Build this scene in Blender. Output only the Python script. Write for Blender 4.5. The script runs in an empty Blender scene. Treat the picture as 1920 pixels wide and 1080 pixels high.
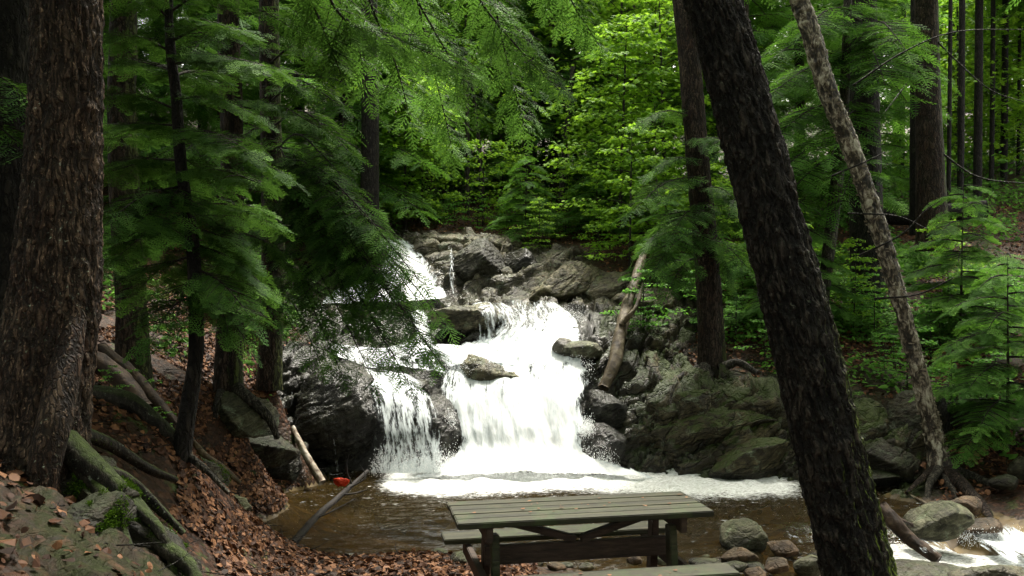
import bpy, math, random
import numpy as np
from mathutils import Vector, Matrix

# ------------------------------------------------------------------ camera, world, sun, exposure
scn = bpy.context.scene
F = 1660.0            # focal length in pixels of a 1920 px wide frame
CZ = 2.45             # eye height above the pool
cd = bpy.data.cameras.new('camera'); cam = bpy.data.objects.new('camera', cd)
scn.collection.objects.link(cam); scn.camera = cam
cam.location = (0, 0, CZ); cam.rotation_euler = (math.radians(90), 0, 0)
cd.sensor_width = 36; cd.lens = 36 * F / 1920; cd.clip_start = 0.05; cd.clip_end = 500

SUN_EL, SUN_AZ = 62, 20      # azimuth clockwise from +Y (the view direction)
w = bpy.data.worlds.new("World"); scn.world = w; w.use_nodes = True
nt = w.node_tree; nt.nodes.clear()
sky = nt.nodes.new('ShaderNodeTexSky'); sky.sky_type = 'NISHITA'; sky.sun_disc = False
sky.sun_elevation = math.radians(SUN_EL); sky.sun_rotation = math.radians(SUN_AZ)
sky.air_density = 1.0; sky.dust_density = 4.0; sky.ozone_density = 0.6
hs = nt.nodes.new('ShaderNodeHueSaturation'); hs.inputs['Saturation'].default_value = 0.32
bg = nt.nodes.new('ShaderNodeBackground'); bg.inputs['Strength'].default_value = 0.15
wo = nt.nodes.new('ShaderNodeOutputWorld')
wm = nt.nodes.new('ShaderNodeMix'); wm.data_type = 'RGBA'; wm.blend_type = 'MULTIPLY'; wm.inputs[0].default_value = 1; wm.inputs[7].default_value = (1.05, 1.0, .86, 1)
nt.links.new(sky.outputs[0], hs.inputs['Color']); nt.links.new(hs.outputs[0], wm.inputs[6]); nt.links.new(wm.outputs[2], bg.inputs[0]); nt.links.new(bg.outputs[0], wo.inputs[0])
sd = bpy.data.lights.new('sun', 'SUN'); so = bpy.data.objects.new('sun', sd); scn.collection.objects.link(so)
sd.energy = 2.6; sd.angle = math.radians(14); sd.color = (1.0, 0.95, 0.86)
az, el = math.radians(SUN_AZ), math.radians(SUN_EL)
sdir = Vector((math.sin(az) * math.cos(el), math.cos(az) * math.cos(el), math.sin(el)))
so.rotation_euler = sdir.to_track_quat('Z', 'Y').to_euler()
so.location = sdir * 60
vs = scn.view_settings
vs.view_transform = 'Standard'; vs.look = 'None'; vs.exposure = 2.1; vs.gamma = 1.0
cy = scn.cycles
cy.max_bounces = 7; cy.diffuse_bounces = 4; cy.glossy_bounces = 2; cy.transmission_bounces = 4
cy.transparent_max_bounces = 12; cy.caustics_reflective = False; cy.caustics_refractive = False
cy.sample_clamp_indirect = 1.5; cy.sample_clamp_direct = 12; cy.use_denoising = True

# ------------------------------------------------------------------ small tools
def P(u, v, Y):
    """The place Y metres ahead that the photo shows at pixel (u, v)."""
    return np.array([(u - 960) / F * Y, Y, CZ - (v - 540) / F * Y])

def hsh(ix, iy, iz, seed):
    h = (ix.astype(np.int64) * 374761393 + iy.astype(np.int64) * 668265263 + iz.astype(np.int64) * 2147483647 + seed * 1274126177) & 0xffffffff
    h = ((h ^ (h >> 13)) * 1274126177) & 0xffffffff
    h = (h ^ (h >> 16)) & 0xffffffff
    h = (h * 2246822519) & 0xffffffff
    return ((h ^ (h >> 15)) & 0xffffff) / float(0xffffff)

def vnoise(p, seed=0):
    """smooth value noise in -1..1 for an (n,3) array"""
    i = np.floor(p).astype(np.int64); f = p - i; f = f * f * f * (f * (f * 6 - 15) + 10)
    r = 0
    for dx in (0, 1):
        wx = f[:, 0] if dx else 1 - f[:, 0]
        for dy in (0, 1):
            wy = f[:, 1] if dy else 1 - f[:, 1]
            for dz in (0, 1):
                wz = f[:, 2] if dz else 1 - f[:, 2]
                r = r + wx * wy * wz * hsh(i[:, 0] + dx, i[:, 1] + dy, i[:, 2] + dz, seed)
    return r * 2 - 1

def fbm(p, octs=4, seed=0, gain=.5, ridged=False):
    a, s, t = 1.0, 0, 0
    for o in range(octs):
        n = vnoise(p * 2.03 ** o + 17.3 * o, seed + o)
        if ridged: n = 1 - 2 * np.abs(n)
        s = s + a * n; t += a; a *= gain
    return s / t

def worley(p, seed=0):
    i = np.floor(p).astype(np.int64); f1 = np.full(len(p), 9.); f2 = f1.copy(); cid = np.zeros(len(p))
    for dx in (-1, 0, 1):
        for dy in (-1, 0, 1):
            for dz in (-1, 0, 1):
                c = [i[:, 0] + dx, i[:, 1] + dy, i[:, 2] + dz]
                q = np.stack([c[k] + hsh(c[0], c[1], c[2], seed + 7 * k) for k in range(3)], 1)
                d = np.linalg.norm(q - p, axis=1); idv = hsh(c[0], c[1], c[2], seed + 99)
                m = d < f1; f2 = np.where(m, f1, np.minimum(f2, d)); cid = np.where(m, idv, cid); f1 = np.where(m, d, f1)
    return f1, f2, cid

def sstep(a, b, x):
    t = np.clip((x - a) / (b - a), 0, 1); return t * t * (3 - 2 * t)

def tag(o, label=None, cat=None, group=None, kind=None):
    if label: o['label'] = label
    if cat: o['category'] = cat
    if group: o['group'] = group
    if kind: o['kind'] = kind
    return o

def empty(name, loc, label=None, cat=None, group=None, rz=0):
    o = bpy.data.objects.new(name, None); scn.collection.objects.link(o)
    o.location = loc; o.rotation_euler = (0, 0, rz); o.empty_display_size = .2
    return tag(o, label, cat, group)

def mk(name, V, loops, counts, m, parent=None, attrs=None, smooth=True, world=True):
    """one mesh object; vertices in world space unless world=False (then in the parent's space)"""
    V = np.asarray(V, dtype=np.float32)
    if parent is not None and world: 
        V = V - np.array(parent.location, dtype=np.float32)
    me = bpy.data.meshes.new(name)
    me.vertices.add(len(V)); me.vertices.foreach_set('co', V.ravel())
    loops = np.asarray(loops, dtype=np.int32).ravel(); counts = np.asarray(counts, dtype=np.int32)
    me.loops.add(len(loops)); me.loops.foreach_set('vertex_index', loops)
    me.polygons.add(len(counts)); st = np.concatenate([[0], np.cumsum(counts)[:-1]]).astype(np.int32)
    me.polygons.foreach_set('loop_start', st); me.polygons.foreach_set('loop_total', counts)
    me.polygons.foreach_set('use_smooth', np.full(len(counts), smooth))
    for k, a in (attrs or {}).items():
        at = me.attributes.new(k, 'FLOAT', 'POINT'); at.data.foreach_set('value', np.asarray(a, dtype=np.float32))
    me.update(calc_edges=True); me.validate()
    o = bpy.data.objects.new(name, me); scn.collection.objects.link(o)
    if m: me.materials.append(m)
    if parent is not None: o.parent = parent
    return o

def grid_faces(nr, nc, wrap=False):
    r = np.arange(nr - 1)[:, None]; c = np.arange(nc if wrap else nc - 1)[None, :]; c2 = (c + 1) % nc
    q = np.stack([r * nc + c, r * nc + c2, (r + 1) * nc + c2, (r + 1) * nc + c], -1).reshape(-1, 4)
    return q

def norm(a): return a / np.maximum(np.linalg.norm(a, axis=-1, keepdims=True), 1e-9)

def spline(pts, n):
    """Catmull-Rom through the rows of pts (any width), n samples"""
    p = np.asarray(pts, float); k = len(p)
    if k == 2: t = np.linspace(0, 1, n)[:, None]; return p[0] * (1 - t) + p[1] * t
    q = np.vstack([2 * p[0] - p[1], p, 2 * p[-1] - p[-2]])
    t = np.linspace(0, k - 1 - 1e-6, n); i = t.astype(int); f = (t - i)[:, None]
    a, b, c, d = q[i], q[i + 1], q[i + 2], q[i + 3]
    return .5 * ((2 * b) + (c - a) * f + (2 * a - 5 * b + 4 * c - d) * f ** 2 + (3 * b - a - 3 * c + d) * f ** 3)

def tube(path, rad, nc=8, nr=None, caps=True):
    """plain tapered tube; returns V, loops, counts"""
    path = np.asarray(path, float); rad = np.asarray(rad, float) * np.ones(len(path))
    if nr: 
        s = spline(np.hstack([path, rad[:, None]]), nr); path, rad = s[:, :3], s[:, 3]
    T = norm(np.gradient(path, axis=0)); ref = np.array([0, 0, 1.]) if abs(T[:, 2].mean()) < .8 else np.array([0, 1., 0])
    A = norm(np.cross(T, ref)); B = np.cross(T, A); th = np.linspace(0, 2 * np.pi, nc, endpoint=False)
    V = path[:, None] + rad[:, None, None] * (np.cos(th)[None, :, None] * A[:, None] + np.sin(th)[None, :, None] * B[:, None])
    q = grid_faces(len(path), nc, True); V = V.reshape(-1, 3); loops = q.ravel(); counts = np.full(len(q), 4)
    if caps:
        loops = np.concatenate([loops, np.arange(nc)[::-1], (len(path) - 1) * nc + np.arange(nc)]); counts = np.concatenate([counts, [nc, nc]])
    return V, loops, counts

def cat(parts):
    V, L, C, o = [], [], [], 0
    for v, l, c in parts: V.append(v); L.append(np.asarray(l).ravel() + o); C.append(c); o += len(v)
    return np.vstack(V), np.concatenate(L), np.concatenate(C)

def stamp(T, M, t):
    """copies of template T=(V,loops,counts) under matrices M (m,3,3) and offsets t (m,3)"""
    V0, l0, c0 = T; m = len(t)
    V = (np.einsum('mij,nj->mni', M, V0) + t[:, None]).reshape(-1, 3)
    L = (np.asarray(l0).ravel()[None] + (np.arange(m) * len(V0))[:, None]).ravel()
    return V, L, np.tile(c0, m)

# ------------------------------------------------------------------ materials
def newmat(name):
    m = bpy.data.materials.new(name); m.use_nodes = True; n = m.node_tree.nodes; n.clear()
    return m, n, m.node_tree.links

class NB:
    """terse node building"""
    def __init__(s, name): s.m, s.n, s.l = newmat(name)
    def node(s, t, **k):
        x = s.n.new(t)
        for a, b in k.items(): setattr(x, a, b)
        return x
    def put(s, inp, v):
        if isinstance(v, bpy.types.NodeSocket): s.l.new(v, inp)
        elif v is not None: inp.default_value = v
    def coord(s, scale=(1, 1, 1), rot=(0, 0, 0), src='Object'):
        tc = s.node('ShaderNodeTexCoord'); mp = s.node('ShaderNodeMapping')
        mp.inputs['Scale'].default_value = scale; mp.inputs['Rotation'].default_value = rot
        s.l.new(tc.outputs[src], mp.inputs[0]); return mp.outputs[0]
    def noise(s, vec, scale, det=4, rough=.55, dist=0, out=0):
        x = s.node('ShaderNodeTexNoise'); s.put(x.inputs['Vector'], vec)
        x.inputs['Scale'].default_value = scale; x.inputs['Detail'].default_value = det
        x.inputs['Roughness'].default_value = rough; x.inputs['Distortion'].default_value = dist; return x.outputs[out]
    def voro(s, vec, scale, feat='F1', out='Distance', rnd=1):
        x = s.node('ShaderNodeTexVoronoi', feature=feat); s.put(x.inputs['Vector'], vec)
        x.inputs['Scale'].default_value = scale; x.inputs['Randomness'].default_value = rnd; return x.outputs[out]
    def attr(s, name): return s.node('ShaderNodeAttribute', attribute_name=name).outputs['Fac']
    def ramp(s, fac, stops):
        x = s.node('ShaderNodeValToRGB'); s.l.new(fac, x.inputs[0]); e = x.color_ramp.elements
        while len(e) < len(stops): e.new(.5)
        for k, (p, c) in enumerate(stops):
            e[k].position = p; e[k].color = (*c, 1) if isinstance(c, tuple) else (c, c, c, 1)
        return x.outputs[0]
    def mix(s, f, a, b):
        x = s.node('ShaderNodeMix', data_type='RGBA'); s.put(x.inputs[0], f)
        for i, c in ((6, a), (7, b)): s.put(x.inputs[i], (*c, 1) if isinstance(c, tuple) and len(c) == 3 else c)
        return x.outputs[2]
    def math(s, op, a, b=None, clamp=False):
        x = s.node('ShaderNodeMath', operation=op, use_clamp=clamp); s.put(x.inputs[0], a); s.put(x.inputs[1], b); return x.outputs[0]
    def range(s, v, a, b, c=0, d=1):
        x = s.node('ShaderNodeMapRange', interpolation_type='SMOOTHSTEP'); s.put(x.inputs[0], v)
        for i, q in ((1, a), (2, b), (3, c), (4, d)): x.inputs[i].default_value = q
        return x.outputs[0]
    def bump(s, h, strength=.5, dist=.02, nrm=None):
        x = s.node('ShaderNodeBump'); x.inputs['Strength'].default_value = strength; x.inputs['Distance'].default_value = dist
        s.put(x.inputs['Height'], h); s.put(x.inputs['Normal'], nrm); return x.outputs[0]
    def nrm(s, axis):
        g = s.node('ShaderNodeNewGeometry'); x = s.node('ShaderNodeSeparateXYZ'); s.l.new(g.outputs['Normal'], x.inputs[0]); return x.outputs[axis]
    def pbsdf(s, col, rough=.7, spec=.3, normal=None):
        x = s.node('ShaderNodeBsdfPrincipled'); s.put(x.inputs['Base Color'], (*col, 1) if isinstance(col, tuple) else col)
        s.put(x.inputs['Roughness'], rough); s.put(x.inputs['Specular IOR Level'], spec); s.put(x.inputs['Normal'], normal); return x.outputs[0]
    def mixs(s, f, a, b):
        x = s.node('ShaderNodeMixShader'); s.put(x.inputs[0], f); s.l.new(a, x.inputs[1]); s.l.new(b, x.inputs[2]); return x.outputs[0]
    def out(s, sh, vol=None):
        o = s.node('ShaderNodeOutputMaterial')
        if sh: s.l.new(sh, o.inputs[0])
        if vol: s.l.new(vol, o.inputs[1])
        return s.m

def leaf_mat(name, dark, mid, light, trans=.4, tcol=None, rough=.5, spec=.35):
    b = NB(name); r = b.attr('rnd')
    n = b.noise(b.coord(), 1.3, 2); f = b.math('ADD', b.math('MULTIPLY', r, .75), b.math('MULTIPLY', n, .3))
    col = b.ramp(f, [(.1, dark), (.5, mid), (.95, light)])
    p = b.pbsdf(col, rough, spec); t = b.node('ShaderNodeBsdfTranslucent')
    b.put(t.inputs[0], b.mix(.5, col, (*tcol, 1)) if tcol else col)
    return b.out(b.mixs(trans, p, t.outputs[0]))

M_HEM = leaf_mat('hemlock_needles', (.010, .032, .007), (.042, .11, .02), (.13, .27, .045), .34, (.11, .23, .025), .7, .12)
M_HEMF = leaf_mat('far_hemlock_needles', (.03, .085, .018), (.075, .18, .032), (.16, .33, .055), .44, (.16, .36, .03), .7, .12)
M_MAP = leaf_mat('maple_leaves', (.07, .18, .014), (.14, .30, .025), (.28, .49, .042), .52, (.32, .54, .033), .6, .2)
M_YOUNG = leaf_mat('young_leaves', (.06, .16, .03), (.10, .26, .04), (.16, .36, .06), .45, (.18, .42, .04), .6, .2)
M_UNDER = leaf_mat('undergrowth_leaves', (.03, .08, .014), (.075, .18, .026), (.15, .32, .045), .38, (.10, .25, .03), .7, .12)
M_LITTER = leaf_mat('fallen_leaf', (.008, .004, .0025), (.055, .021, .009), (.24, .115, .055), .08, None, .65, .2)

def bark_mat(name, c0, c1, c2, moss=0., fleck=.0, mossaxis=0, mossc=(.07, .11, .015), lichen=0., sc=1., warm=None, pl=.8):
    b = NB(name); v = b.coord((1, 1, .28)); cav = b.attr('cav')
    n1 = b.noise(v, 22 * sc, 6, .65, .4); n2 = b.noise(b.coord(), 3.0, 3)
    f = b.math('ADD', b.math('MULTIPLY', cav, .65), b.math('MULTIPLY', b.range(n1, .3, .7), .4))
    col = b.ramp(f, [(.2, c0), (.5, c1), (.85, c2)])
    if warm: col = b.mix(b.range(n2, .45, .62), col, b.mix(.75, col, warm))
    if fleck:
        fk = b.noise(b.coord((1, 1, .5)), 48, 5, .75, .3); col = b.mix(b.math('MULTIPLY', b.range(fk, .56, .64), fleck), col, tuple(min(1, q * 2.6) for q in c2)); col = b.mix(b.range(fk, .42, .34), col, tuple(q * .6 for q in c0))
    if lichen:
        ln = b.noise(b.coord(), 38, 4, .7); l2 = b.noise(b.coord(), 2.2, 2)
        lf = b.math('MULTIPLY', b.range(ln, .60, .68), b.range(l2, .42, .6)); col = b.mix(b.math('MULTIPLY', lf, lichen), col, (.30, .34, .27))
    if moss:
        nx = b.nrm(mossaxis); mn = b.noise(b.coord(), 9, 5, .7)
        hz = b.attr('low')
        mf = b.math('MULTIPLY', b.range(b.math('ADD', nx, b.math('MULTIPLY', mn, .8)), .85, 1.15), hz)
        col = b.mix(b.math('MULTIPLY', mf, moss), col, mossc)
    fine = b.noise(v, 90 * sc, 5, .7)
    m3 = b.node('ShaderNodeMapping'); m3.inputs['Scale'].default_value = (1, 1, .17); wv = b.node('ShaderNodeVectorMath', operation='ADD'); nv = b.noise(b.coord(), 7, 4, .6, 0, 1); s_ = b.node('ShaderNodeVectorMath', operation='SCALE'); b.l.new(nv, s_.inputs[0]); s_.inputs['Scale'].default_value = .10
    b.l.new(b.coord(), wv.inputs[0]); b.l.new(s_.outputs[0], wv.inputs[1]); b.l.new(wv.outputs[0], m3.inputs[0]); pe = b.voro(m3.outputs[0], 26 * sc, 'DISTANCE_TO_EDGE'); pf = b.math('ADD', b.math('MULTIPLY', b.range(pe, .03, .22), pl), 1 - pl)
    cs_ = b.node('ShaderNodeSeparateColor'); b.l.new(b.voro(m3.outputs[0], 26 * sc, 'F1', 'Color'), cs_.inputs[0])
    vm = b.node('ShaderNodeVectorMath', operation='SCALE'); b.l.new(col, vm.inputs[0]); b.l.new(b.math('ADD', b.math('MULTIPLY', cs_.outputs[0], .8), .65), vm.inputs['Scale']); col = b.mix(pf, tuple(q * .8 for q in c0), vm.outputs[0])
    h = b.math('ADD', b.math('ADD', b.math('MULTIPLY', n1, .8), b.math('MULTIPLY', fine, .35)), b.math('MULTIPLY', pf, .9))
    return b.out(b.pbsdf(col, .72, .2, b.bump(h, .9, .018)))

M_BARK_OAK = bark_mat('furrowed_brown_bark', (.006, .0040, .003), (.038, .024, .0155), (.115, .078, .054), .0, lichen=.9, warm=(.024, .010, .006), fleck=.75, sc=1.35)
M_BARK_LEAN = bark_mat('ridged_grey_bark', (.0012, .001, .0008), (.007, .0056, .0044), (.042, .035, .028), 1., mossc=(.10, .15, .012), lichen=.3, fleck=.3, sc=1.25)
M_BARK_HEM = bark_mat('hemlock_bark', (.005, .0035, .0025), (.026, .017, .012), (.075, .052, .038), .7, lichen=.3, warm=(.03, .014, .009), fleck=.3)
M_ROOTMOSS = bark_mat('mossy_root_bark', (.003, .0025, .002), (.012, .010, .007), (.04, .034, .025), .75, fleck=.3, mossaxis=2, mossc=(.03, .05, .005), lichen=.6, sc=1.4, pl=.12)
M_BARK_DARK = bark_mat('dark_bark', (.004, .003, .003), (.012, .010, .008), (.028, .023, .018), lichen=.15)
M_BARK_GREY = bark_mat('grey_bark', (.01, .009, .007), (.04, .035, .026), (.10, .09, .07), lichen=.4, fleck=.3)
M_TWIG = bark_mat('twig_bark', (.02, .016, .012), (.05, .04, .03), (.09, .075, .06))

def birch_mat():
    b = NB('shaggy_birch_bark'); v = b.coord((1, 1, .45)); cav = b.attr('cav')
    n = b.noise(v, 16, 5, .7, .8)
    col = b.ramp(b.math('ADD', b.math('MULTIPLY', n, .8), b.math('MULTIPLY', cav, .25)), [(.44, (.006, .0045, .003)), (.53, (.03, .021, .013)), (.59, (.15, .12, .085)), (.69, (.42, .39, .31))])
    return b.out(b.pbsdf(col, .55, .4, b.bump(n, .9, .02)))
M_BIRCH = birch_mat()

def deadwood_mat(name, a, c, d):
    b = NB(name); n = b.noise(b.coord((1, 1, 1)), 9, 6, .65, .6); n2 = b.noise(b.coord(), 60, 4)
    return b.out(b.pbsdf(b.ramp(n, [(.35, a), (.5, c), (.65, d)]), .7, .3, b.bump(b.math('ADD', n, b.math('MULTIPLY', n2, .3)), .6, .02)))
M_LOG = deadwood_mat('bare_tan_log', (.02, .014, .007), (.06, .043, .02), (.115, .098, .058))
M_ROT = deadwood_mat('rotting_log', (.010, .006, .004), (.035, .020, .012), (.08, .052, .03))
M_WETWOOD = deadwood_mat('wet_dark_wood', (.003, .002, .0018), (.010, .0065, .005), (.022, .014, .011))
M_PALEWOOD = deadwood_mat('peeled_pale_wood', (.06, .03, .015), (.22, .18, .13), (.42, .38, .32))

def rock_nodes(b, mossamt=.6, wet=None, tone=(1, 1, 1), lichen=.6, mth=.76, cs=2.6, ck=.3, bd=.035):
    v = b.coord(src='Object'); n0 = b.noise(v, 2.2, 6, .6); n1 = b.noise(v, 11, 6, .65, .3); n2 = b.noise(v, 55, 4, .7)
    c = lambda t: tuple(a * q for a, q in zip(t, tone))
    m2 = b.node('ShaderNodeMapping'); m2.inputs['Scale'].default_value = (1, 1, 5.5); b.l.new(b.coord((1, 1, 1), (math.radians(-14), math.radians(24), 0)), m2.inputs[0]); lay = b.noise(m2.outputs[0], 3.6, 8, .75, .6)
    col = b.ramp(b.math('ADD', b.math('ADD', b.math('MULTIPLY', n0, .3), b.math('MULTIPLY', n1, .35)), b.math('MULTIPLY', lay, .35)), [(.38, c((.008, .0075, .005))), (.46, c((.034, .031, .020))), (.53, c((.075, .070, .048))), (.62, c((.16, .152, .115)))])
    # bedding blocks: tilted, flattened cells with darker coloured joints
    m3 = b.node('ShaderNodeMapping'); m3.inputs['Scale'].default_value = (.75, .75, 2.6); wv = b.node('ShaderNodeVectorMath', operation='ADD'); nv = b.noise(v, 1.7, 4, .6, 0, 1)
    b.l.new(b.coord((1, 1, 1), (math.radians(-14), math.radians(24), 0)), wv.inputs[0]); sc_ = b.node('ShaderNodeVectorMath', operation='SCALE'); b.l.new(nv, sc_.inputs[0]); sc_.inputs['Scale'].default_value = .35; b.l.new(sc_.outputs[0], wv.inputs[1]); b.l.new(wv.outputs[0], m3.inputs[0])
    e1 = b.voro(m3.outputs[0], cs, 'DISTANCE_TO_EDGE'); e2 = b.voro(m3.outputs[0], cs * 3.1, 'DISTANCE_TO_EDGE'); cc = b.node('ShaderNodeSeparateColor'); b.l.new(b.voro(m3.outputs[0], cs, 'F1', 'Color'), cc.inputs[0]); c2 = b.node('ShaderNodeSeparateColor'); b.l.new(b.voro(m3.outputs[0], cs * 3.1, 'F1', 'Color'), c2.inputs[0])
    k1 = b.range(e1, 0, .05); k2 = b.range(e2, 0, .09)
    tone_ = b.math('ADD', b.math('ADD', b.math('MULTIPLY', cc.outputs[0], .7), b.math('MULTIPLY', c2.outputs[1], .5)), .35)
    vm = b.node('ShaderNodeVectorMath', operation='SCALE'); b.l.new(col, vm.inputs[0]); b.l.new(tone_, vm.inputs['Scale']); col = vm.outputs[0]
    col = b.mix(b.math('MULTIPLY', b.range(n2, .6, .7), .5), col, c((.2, .19, .155)))
    col = b.mix(b.math('ADD', b.math('MULTIPLY', b.math('MINIMUM', k1, b.math('ADD', k2, .45)), ck), 1 - ck), c((.009, .007, .004)), col)
    if lichen:
        ln = b.noise(v, 5, 5, .7, .4); col = b.mix(b.math('MULTIPLY', b.range(ln, .56, .64), b.math('MULTIPLY', b.range(n2, .35, .6), lichen)), col, (.19, .24, .16))
    mf = None
    if mossamt:
        nz = b.nrm(2); mn = b.noise(v, 3.4, 6, .7)
        mf = b.math('MULTIPLY', b.range(b.math('ADD', b.math('MULTIPLY', nz, .40), mn), mth, mth + .12), mossamt)
        mt = min(1, tone[1]) ** .8; mcol = b.mix(b.noise(v, 30, 3), (.010 * mt, .02 * mt, .002 * mt), (.06 * mt, .095 * mt, .008 * mt)); col = b.mix(mf, col, mcol)
    rough = .62
    if wet is not None:
        wf = b.attr('wet'); col = b.mix(wf, col, b.mix(.68, col, (.012, .012, .012)))
        rough = b.range(wf, 0, 1, .65, .18)
    h = b.math('ADD', b.math('ADD', b.math('MULTIPLY', n1, .5), b.math('MULTIPLY', n2, .3)), b.math('MULTIPLY', lay, .5))
    h = b.math('ADD', h, b.math('MULTIPLY', b.math('ADD', b.math('ADD', b.math('MULTIPLY', k1, .7), b.math('MULTIPLY', k2, .35)), b.math('ADD', b.math('MULTIPLY', cc.outputs[1], .9), b.math('MULTIPLY', c2.outputs[2], .35))), ck))
    return col, rough, b.bump(h, 1., bd), n1

def rock_mat(name, **k):
    b = NB(name); col, rough, nrm, _ = rock_nodes(b, **k); return b.out(b.pbsdf(col, rough, .28, nrm))
M_ROCK = rock_mat('grey_green_rock', mossamt=.5, wet=1, tone=(1.4, 1.32, 1.12), mth=.8)
M_BANK = rock_mat('mossy_bedded_rock', mossamt=.85, wet=1, tone=(1.0, .90, .66), mth=.69, cs=1.7, ck=.8, bd=.05)
M_LEDGE = rock_mat('pale_ledge_rock', mossamt=.4, wet=1, tone=(1.7, 1.62, 1.38), mth=.8, cs=1.6, ck=.6, bd=.045)
M_ROCKM = rock_mat('mossy_rock', mossamt=.7, wet=1, tone=(.32, .29, .21), lichen=.4, mth=.74)
M_ROCKWET = rock_mat('wet_dark_rock', mossamt=.35, wet=1, tone=(.5, .5, .45), lichen=.2)
M_ROCKPALE = rock_mat('pale_lichen_rock', mossamt=.35, wet=1, tone=(1.25, 1.3, 1.15), lichen=.9)
M_ROCKRED = rock_mat('reddish_rock', mossamt=.1, wet=1, tone=(1.35, .9, .72), lichen=.15)

def ground_mat():
    b = NB('forest_floor'); v = b.coord()
    rcol, rrough, rn, n1 = rock_nodes(b, .8, 1, (.34, .29, .2), .15)
    vc = b.voro(v, 26, 'F1', 'Color'); vd = b.voro(v, 26, 'F1', 'Distance'); n = b.noise(v, 2.0, 5, .65)
    sp = b.node('ShaderNodeSeparateColor'); b.l.new(vc, sp.inputs[0])
    lc = b.ramp(sp.outputs[0], [(.0, (.008, .004, .0025)), (.5, (.024, .010, .005)), (.8, (.055, .022, .011)), (1., (.11, .05, .027))])
    lc = b.mix(b.range(n, .35, .6), lc, b.mix(.65, lc, (.03, .018, .011)))
    g = b.noise(v, 4.5, 5, .7); lc = b.mix(b.math('MULTIPLY', b.range(g, .56, .66), .75), lc, (.035, .06, .012))
    wf = b.attr('wet'); lc = b.mix(b.math('MULTIPLY', wf, .6), lc, (.022, .016, .010))
    rk = b.range(b.math('ADD', b.attr('rock'), b.math('MULTIPLY', n1, .5)), .6, .8)
    col = b.mix(rk, lc, rcol)
    bn = b.bump(b.math('ADD', sp.outputs[1], b.math('MULTIPLY', vd, -.8)), .7, .02)
    mx = b.node('ShaderNodeMix', data_type='VECTOR'); b.l.new(rk, mx.inputs[0]); b.l.new(bn, mx.inputs[4]); b.l.new(rn, mx.inputs[5])
    return b.out(b.pbsdf(col, rrough, .15, mx.outputs[1]))
M_GROUND = ground_mat()

def bed_mat():
    b = NB('golden_stream_bed'); v = b.coord(); vd = b.voro(v, 7, 'F1', 'Color'); n = b.noise(v, 1.6, 4)
    sp = b.node('ShaderNodeSeparateColor'); b.l.new(vd, sp.inputs[0])
    c = b.ramp(sp.outputs[0], [(0, (.02, .012, .003)), (.5, (.09, .054, .012)), (1, (.22, .15, .045))])
    return b.out(b.pbsdf(b.mix(b.range(n, .4, .65), c, (.05, .034, .010)), .6, .3, b.bump(b.voro(v, 7), .6, .04)))

def pool_mat():
    b = NB('rippling_brown_water'); v = b.coord((1, 1.9, 1))
    n1 = b.noise(v, 3.2, 4, .6, .5); n2 = b.noise(v, 11, 4, .65, .3)
    ch = b.attr('chop')
    h = b.math('ADD', b.math('MULTIPLY', n1, .8), b.math('MULTIPLY', n2, .6))
    h = b.math('MULTIPLY', h, b.math('ADD', .8, ch))
    nr = b.bump(h, 1.0, .26)
    gl = b.node('ShaderNodeBsdfGlossy'); gl.inputs['Roughness'].default_value = .06; b.put(gl.inputs['Normal'], nr)
    tr = b.node('ShaderNodeBsdfTransparent'); tr.inputs[0].default_value = (.58, .46, .22, 1)
    df = b.node('ShaderNodeBsdfDiffuse'); df.inputs[0].default_value = (.05, .034, .010, 1)
    body = b.mixs(.28, tr.outputs[0], df.outputs[0])
    fr = b.node('ShaderNodeFresnel'); fr.inputs[0].default_value = 1.33; b.put(fr.inputs['Normal'], nr)
    water = b.mixs(b.math('MINIMUM', b.math('MULTIPLY', fr.outputs[0], 1.3), .8), body, gl.outputs[0])
    fo = b.attr('foam'); f1 = b.noise(b.coord((1, 2.2, 1)), 9, 6, .75, .6); f2 = b.noise(b.coord((1, 2.5, 1)), 24, 4, .7)
    s = b.math('ADD', fo, b.math('ADD', b.math('MULTIPLY', f1, .8), b.math('MULTIPLY', f2, .5)))
    spk = b.math('MULTIPLY', b.range(b.math('ADD', b.math('MULTIPLY', n1, .5), b.math('MULTIPLY', n2, .6)), .64, .72), b.math('MULTIPLY', ch, .8))  # pale specks on the ripple crests, painted in as sky glints
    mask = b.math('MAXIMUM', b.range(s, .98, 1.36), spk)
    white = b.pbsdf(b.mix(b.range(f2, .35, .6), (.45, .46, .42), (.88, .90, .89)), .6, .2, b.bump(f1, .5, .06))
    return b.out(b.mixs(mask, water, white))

def fall_mat():
    b = NB('falling_white_water'); uv = b.node('ShaderNodeUVMap').outputs[0]
    mp = b.node('ShaderNodeMapping'); mp.inputs['Scale'].default_value = (1, .16, 1); b.l.new(uv, mp.inputs[0])
    n1 = b.noise(mp.outputs[0], 9, 6, .7, .5); n2 = b.noise(mp.outputs[0], 30, 5, .7, .3); n3 = b.noise(uv, 3.0, 4, .6)
    d = b.attr('dens')
    s = b.math('ADD', b.math('ADD', b.math('MULTIPLY', n1, .85), b.math('MULTIPLY', n2, .7)), b.math('MULTIPLY', n3, .25))
    s = b.math('ADD', s, d)
    mask = b.range(s, 1.20, 1.42)
    col = b.mix(b.range(s, 1.3, 1.9), (.62, .68, .70), (.93, .94, .94))
    df = b.pbsdf(col, .5, .25, b.bump(n1, .4, .05)); t = b.node('ShaderNodeBsdfTranslucent'); b.put(t.inputs[0], col)
    wh = b.mixs(.25, df, t.outputs[0]); tr = b.node('ShaderNodeBsdfTransparent')
    return b.out(b.mixs(mask, tr.outputs[0], wh))
M_FALL = fall_mat(); M_POOL = pool_mat(); M_BED = bed_mat()

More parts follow.
